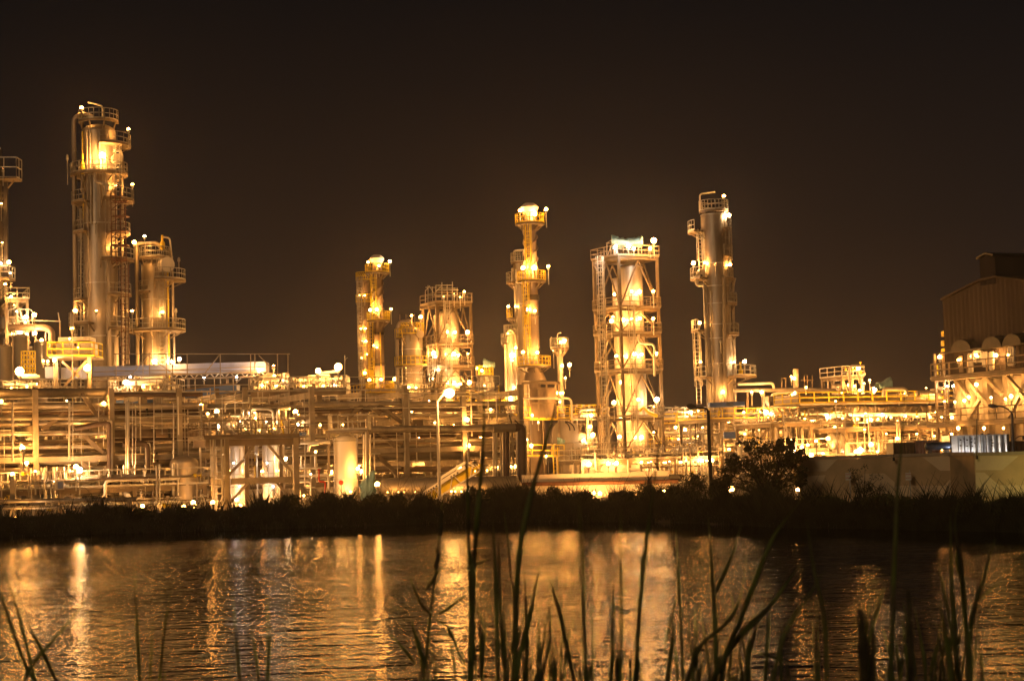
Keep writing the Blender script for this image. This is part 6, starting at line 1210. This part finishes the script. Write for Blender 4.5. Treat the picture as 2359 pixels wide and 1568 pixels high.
# ================================================================== REEDS ON THE NEAR BANK
def reed(label, D, parts, group=None):
    # parts: (name, half width px, [(px, py)...], reaches_ground)
    k = D/F; first = parts[0][2]; gp = P(*first[-1], D); base = Vector((gp.x, D, gz(gp.x, D)))
    t = T('reed', label, 'reed', base, group); rr = random.Random(label+str(first[0][0]))
    for (nm, w, pts, grd) in parts:
        q = [P(x, y, D+.06*i*(1 if nm == 'stem' else -1)*rr.random()) for i, (x, y) in enumerate(pts)]
        dense = []                        # Catmull-Rom
        for i in range(len(q)-1):
            p0, p1, p2, p3 = q[max(i-1, 0)], q[i], q[i+1], q[min(i+2, len(q)-1)]
            for j in range(6):
                s = j/6; dense.append(.5*((2*p1)+(p2-p0)*s+(2*p0-5*p1+4*p2-p3)*s*s+(3*p1-p0-3*p2+p3)*s**3))
        dense.append(q[-1])
        if grd:
            dv = (q[-1]-q[-2]).normalized(); dv.y *= .3; gz_ = gz(q[-1].x, D)-.03; end = q[-1]+dv*min((q[-1].z-gz_)/max(-dv.z, .3), 1.8); end.z = gz_
            dense += [q[-1].lerp(end, .3), q[-1].lerp(end, .65), end]
        n_ = len(dense); w_ = w*k*.68
        if nm == 'leaf' or nm == 'blade': rs = [w_*max(.08, min(1, (i/n_*2.2+.05)))*(1 if grd else max(.15, min(1, (n_-1-i)/n_*5))) for i in range(n_)]
        else: rs = [w_*(.35+.65*min(1, i/n_*2.0+.05)) for i in range(n_)]
        b = MB(); b.tube(dense, rs, 8, flat=.7 if nm != 'stem' else .9); t.part(nm, b, 'reed' if nm != 'seed_head' else 'seed', smooth=True)
    return t
S_, L__, B_ = 'stem', 'leaf', 'blade'
reed('dark reed blade leaning right at the picture corner, outermost of a crossed bunch', 4.6, [(B_, 7, [(-6, 1325), (8, 1385), (36, 1470), (64, 1545)], True)])
reed('dark reed blade inside the crossed bunch, rising highest of its steep blades', 4.7, [(B_, 6, [(8, 1310), (30, 1372), (52, 1450), (82, 1568)], True)])
reed('curved reed blade crossing the slanting one in the crossed bunch', 4.5, [(B_, 6, [(42, 1375), (66, 1440), (98, 1500), (132, 1572)], True)])
reed('long blade slanting steeply the other way across the crossed bunch', 4.4, [(B_, 6, [(217, 1355), (176, 1412), (112, 1486), (72, 1534), (54, 1572)], True)])
reed('lone upright reed over the water beside the crossed bunch', 4.8, [(B_, 5, [(311, 1290), (313, 1380), (317, 1470), (322, 1572)], True)])
reed('short reed blade tilted right over the open water, nearest the lone upright reed', 5.0, [(B_, 4.5, [(396, 1345), (386, 1400), (376, 1470), (368, 1572)], True)])
reed('blurred green reed standing alone in the brightest still water', 4.0, [(B_, 5, [(536, 1350), (541, 1430), (547, 1500), (553, 1572)], True)])
reed('faint blurred reed to the side of the blurred green one', 3.6, [(B_, 4.5, [(616, 1362), (617, 1440), (618, 1572)], True)])
reed('leafy reed stem with drooping leaves and a curled knot under the street lamp', 5.4, [(S_, 4.2, [(1018, 1155), (1013, 1225), (1008, 1290), (999, 1350), (990, 1425), (983, 1500), (973, 1572)], True),
    (L__, 6.5, [(1022, 1298), (1006, 1322), (994, 1340), (979, 1362)], False), (L__, 5, [(944, 1326), (958, 1364), (974, 1395), (996, 1418)], False), (L__, 5.5, [(1072, 1370), (1044, 1392), (1008, 1416)], False), (L__, 8, [(948, 1430), (958, 1465), (970, 1505), (981, 1532)], False),
    (L__, 6, [(898, 1460), (920, 1482), (940, 1506), (958, 1532)], False), (L__, 5, [(994, 1414), (1016, 1432), (1034, 1448), (1052, 1490), (1064, 1520), (1080, 1540)], False), ('seed_head', 9, [(1006, 1262), (1010, 1280), (1006, 1298), (1002, 1308)], False), ('seed_head', 8, [(1032, 1444), (1036, 1456), (1042, 1468)], False), ('seed_head', 9, [(1016, 1175), (1017, 1195), (1014, 1230)], False)])
reed('tall broad green reed rising past the rack end, with a curled side leaf', 4.9, [(S_, 8, [(1074, 1035), (1077, 1120), (1080, 1230), (1084, 1330), (1085, 1420), (1081, 1572)], True), (L__, 5, [(1058, 1306), (1076, 1308), (1096, 1301), (1121, 1288)], False), (L__, 5, [(1086, 1388), (1104, 1412), (1112, 1450), (1110, 1510), (1106, 1572)], False)])
reed('tallest thick green reed rising up to the yellow decks beside the broad one', 4.6, [(B_, 9, [(1111, 872), (1115, 960), (1111, 1060), (1100, 1180), (1092, 1300), (1089, 1440), (1084, 1572)], True)])
reed('straight dark reed with twin blades between the broad reed and the long leaning one', 5.2, [(B_, 7, [(1135, 1190), (1141, 1290), (1144, 1400), (1147, 1572)], True), (L__, 5, [(1148, 1240), (1150, 1330), (1156, 1450), (1160, 1540)], False)])
reed('long leaning reed crossing the furnace up to the small lit column', 4.5, [(B_, 9, [(1302, 850), (1276, 950), (1248, 1050), (1216, 1165), (1196, 1280), (1188, 1400), (1186, 1572)], True)])
reed('thin reed swaying left before the long leaning reed', 5.1, [(B_, 5.5, [(1161, 1172), (1171, 1260), (1182, 1360), (1191, 1430), (1184, 1510), (1180, 1572)], True)])
reed('thick curved reed rising from the middle clump and bending right at its tip', 4.7, [(B_, 10, [(1244, 1300), (1234, 1350), (1220, 1420), (1204, 1485), (1193, 1530), (1186, 1575)], True)])
reed('straight reed standing behind the thick curved one', 5.2, [(B_, 6, [(1208, 1306), (1211, 1380), (1214, 1470), (1214, 1572)], True)])
reed('long reed blade leaning left over the water, just past the middle clump', 4.9, [(B_, 7, [(1259, 1318), (1274, 1362), (1290, 1415), (1306, 1490), (1324, 1575)], True)])
reed('plain upright reed between the left leaning blade and the frame reed', 5.0, [(B_, 6, [(1340, 1306), (1343, 1380), (1347, 1470), (1351, 1572)], True)])
reed('slim upright reed next to the plain one, its tip over bright ripples', 5.1, [(B_, 5.5, [(1414, 1310), (1413, 1390), (1411, 1480), (1409, 1572)], True)])
reed('tall reed reaching the foot of the tall frame with the teal top', 4.6, [(B_, 7.5, [(1528, 945), (1514, 1060), (1498, 1180), (1486, 1270), (1476, 1370), (1468, 1480), (1462, 1572)], True)])
reed('faint blurred reed before the tall frame reed', 3.4, [(B_, 5, [(1430, 1170), (1430, 1270), (1431, 1380), (1430, 1572)], True)])
reed('faint blurred upright reed near the glaring white floodlight', 3.3, [(B_, 5, [(1332, 1120), (1336, 1190), (1341, 1290), (1345, 1400), (1346, 1572)], True)])
reed('thin dark reed arching beside the tall frame reed', 5.2, [(B_, 5, [(1557, 1220), (1562, 1310), (1567, 1400), (1573, 1572)], True), (L__, 4, [(1567, 1350), (1552, 1400), (1540, 1450), (1530, 1500)], False)])
reed('stubby thick reed cut short near the bottom of the tall frame reed', 4.9, [(B_, 8, [(1551, 1430), (1546, 1490), (1538, 1572)], True)])
reed('short dark reed tilting right of the middle clump', 4.9, [(B_, 6, [(1267, 1455), (1259, 1510), (1247, 1572)], True)])
reed('forked reed under the unlit street lamp', 4.8, [(B_, 7.5, [(1632, 1190), (1637, 1262), (1642, 1350), (1648, 1450), (1650, 1572)], True), (L__, 6, [(1708, 1205), (1692, 1262), (1673, 1310), (1656, 1345), (1649, 1372)], False)])
reed('long arching reed with a brown tip rising to the wall end', 4.6, [(B_, 8, [(1852, 1142), (1818, 1185), (1784, 1232), (1758, 1290), (1737, 1345), (1714, 1405), (1690, 1462), (1656, 1540), (1640, 1580)], True)])
reed('lower arching reed crossing beneath the brown tipped one', 4.5, [(B_, 9, [(1846, 1296), (1810, 1345), (1776, 1392), (1732, 1436), (1694, 1478), (1660, 1528), (1640, 1576)], True)])
reed('drooping reed sweeping to the base of the forked reed', 4.7, [(B_, 6.5, [(1720, 1265), (1713, 1340), (1696, 1400), (1668, 1440), (1624, 1476), (1602, 1512), (1580, 1580)], True)])
reed('curved green reed tipping left above the dark bank, near the wall end', 4.0, [(B_, 6, [(1858, 1195), (1868, 1265), (1877, 1320), (1894, 1390), (1902, 1470), (1904, 1572)], True)])
reed('faint blurred blade leaning right beneath the curved green reed', 3.5, [(B_, 6, [(1902, 1308), (1868, 1364), (1826, 1424), (1800, 1480), (1780, 1572)], True)])
reed('tall thin reed rising in front of the tan wall to the air coolers', 4.3, [(B_, 7, [(2086, 905), (2078, 1010), (2068, 1120), (2063, 1240), (2057, 1380), (2052, 1572)], True)])
reed('dark upright reed in the bunch under the yellow lit wall, tallest of it', 4.9, [(B_, 7, [(2207, 1158), (2200, 1212), (2212, 1290), (2222, 1400), (2228, 1490), (2230, 1572)], True), (L__, 5, [(2208, 1256), (2204, 1290), (2212, 1330)], False)])
reed('straight dark reed touching the tallest one of the yellow wall bunch', 4.8, [(B_, 7, [(2189, 1182), (2191, 1280), (2194, 1370), (2202, 1470), (2210, 1572)], True)])
reed('outward leaning reed of the yellow wall bunch', 4.7, [(B_, 7, [(2293, 1240), (2277, 1292), (2262, 1345), (2246, 1395), (2236, 1450), (2228, 1572)], True), (L__, 4, [(2308, 1338), (2272, 1366), (2240, 1394)], False)])
reed('inner short reed of the yellow wall bunch', 5.0, [(B_, 5.5, [(2162, 1296), (2172, 1350), (2184, 1410), (2200, 1505), (2208, 1572)], True)])
reed('furry cattail spike rising from the water', 3.9, [('seed_head', 15, [(1980, 1402), (1984, 1440), (1988, 1500), (1992, 1590)], True), ('seed_head', 10, [(2014, 1448), (2012, 1490), (2008, 1590)], True), (L__, 5, [(2040, 1345), (2026, 1390), (2010, 1440), (2000, 1500)], False)])
reed('blurred stout cattail below the tall thin reed', 3.7, [('seed_head', 10, [(2092, 1358), (2096, 1420), (2098, 1500), (2098, 1590)], True)])
reed('dark stout stalk near the yellow wall bunch', 4.4, [(B_, 10, [(2166, 1385), (2176, 1450), (2186, 1510), (2190, 1575)], True)])
reed('upright thin reed under the lower arching reed', 5.0, [(B_, 5, [(1774, 1385), (1770, 1450), (1762, 1572)], True), (L__, 4, [(1706, 1490), (1745, 1502), (1782, 1512), (1822, 1530)], False)])
reed('slanting thin reed crossing the arching ones', 4.9, [(B_, 4, [(1682, 1360), (1698, 1430), (1714, 1490), (1728, 1572)], True)])
rr = random.Random(3)
for (a0, a1, n_) in ((1160, 1280, 22), (1560, 1730, 28), (960, 1130, 12), (2130, 2270, 18), (1960, 2130, 15), (1290, 1540, 14), (300, 640, 4), (1700, 1900, 8)):
    for k in range(n_):
        x = a0+(a1-a0)*rr.random(); yt = 1568-190*rr.random()**1.4-20; ln = rr.uniform(-40, 40)*(1568-yt)/190
        reed('thin short reed blade standing in the clumps at the water edge', 4.3+1.0*rr.random(), [(B_, 2.6+2.8*rr.random(), [(x+ln, yt), (x+ln*.55, (yt*2+1572)/3), (x+ln*.2, (yt+1572*2)/3), (x, 1572)], True)], 'thin short reeds in the clumps')
print('LAMPS', NL[0], 'OBJECTS', len(bpy.data.objects))
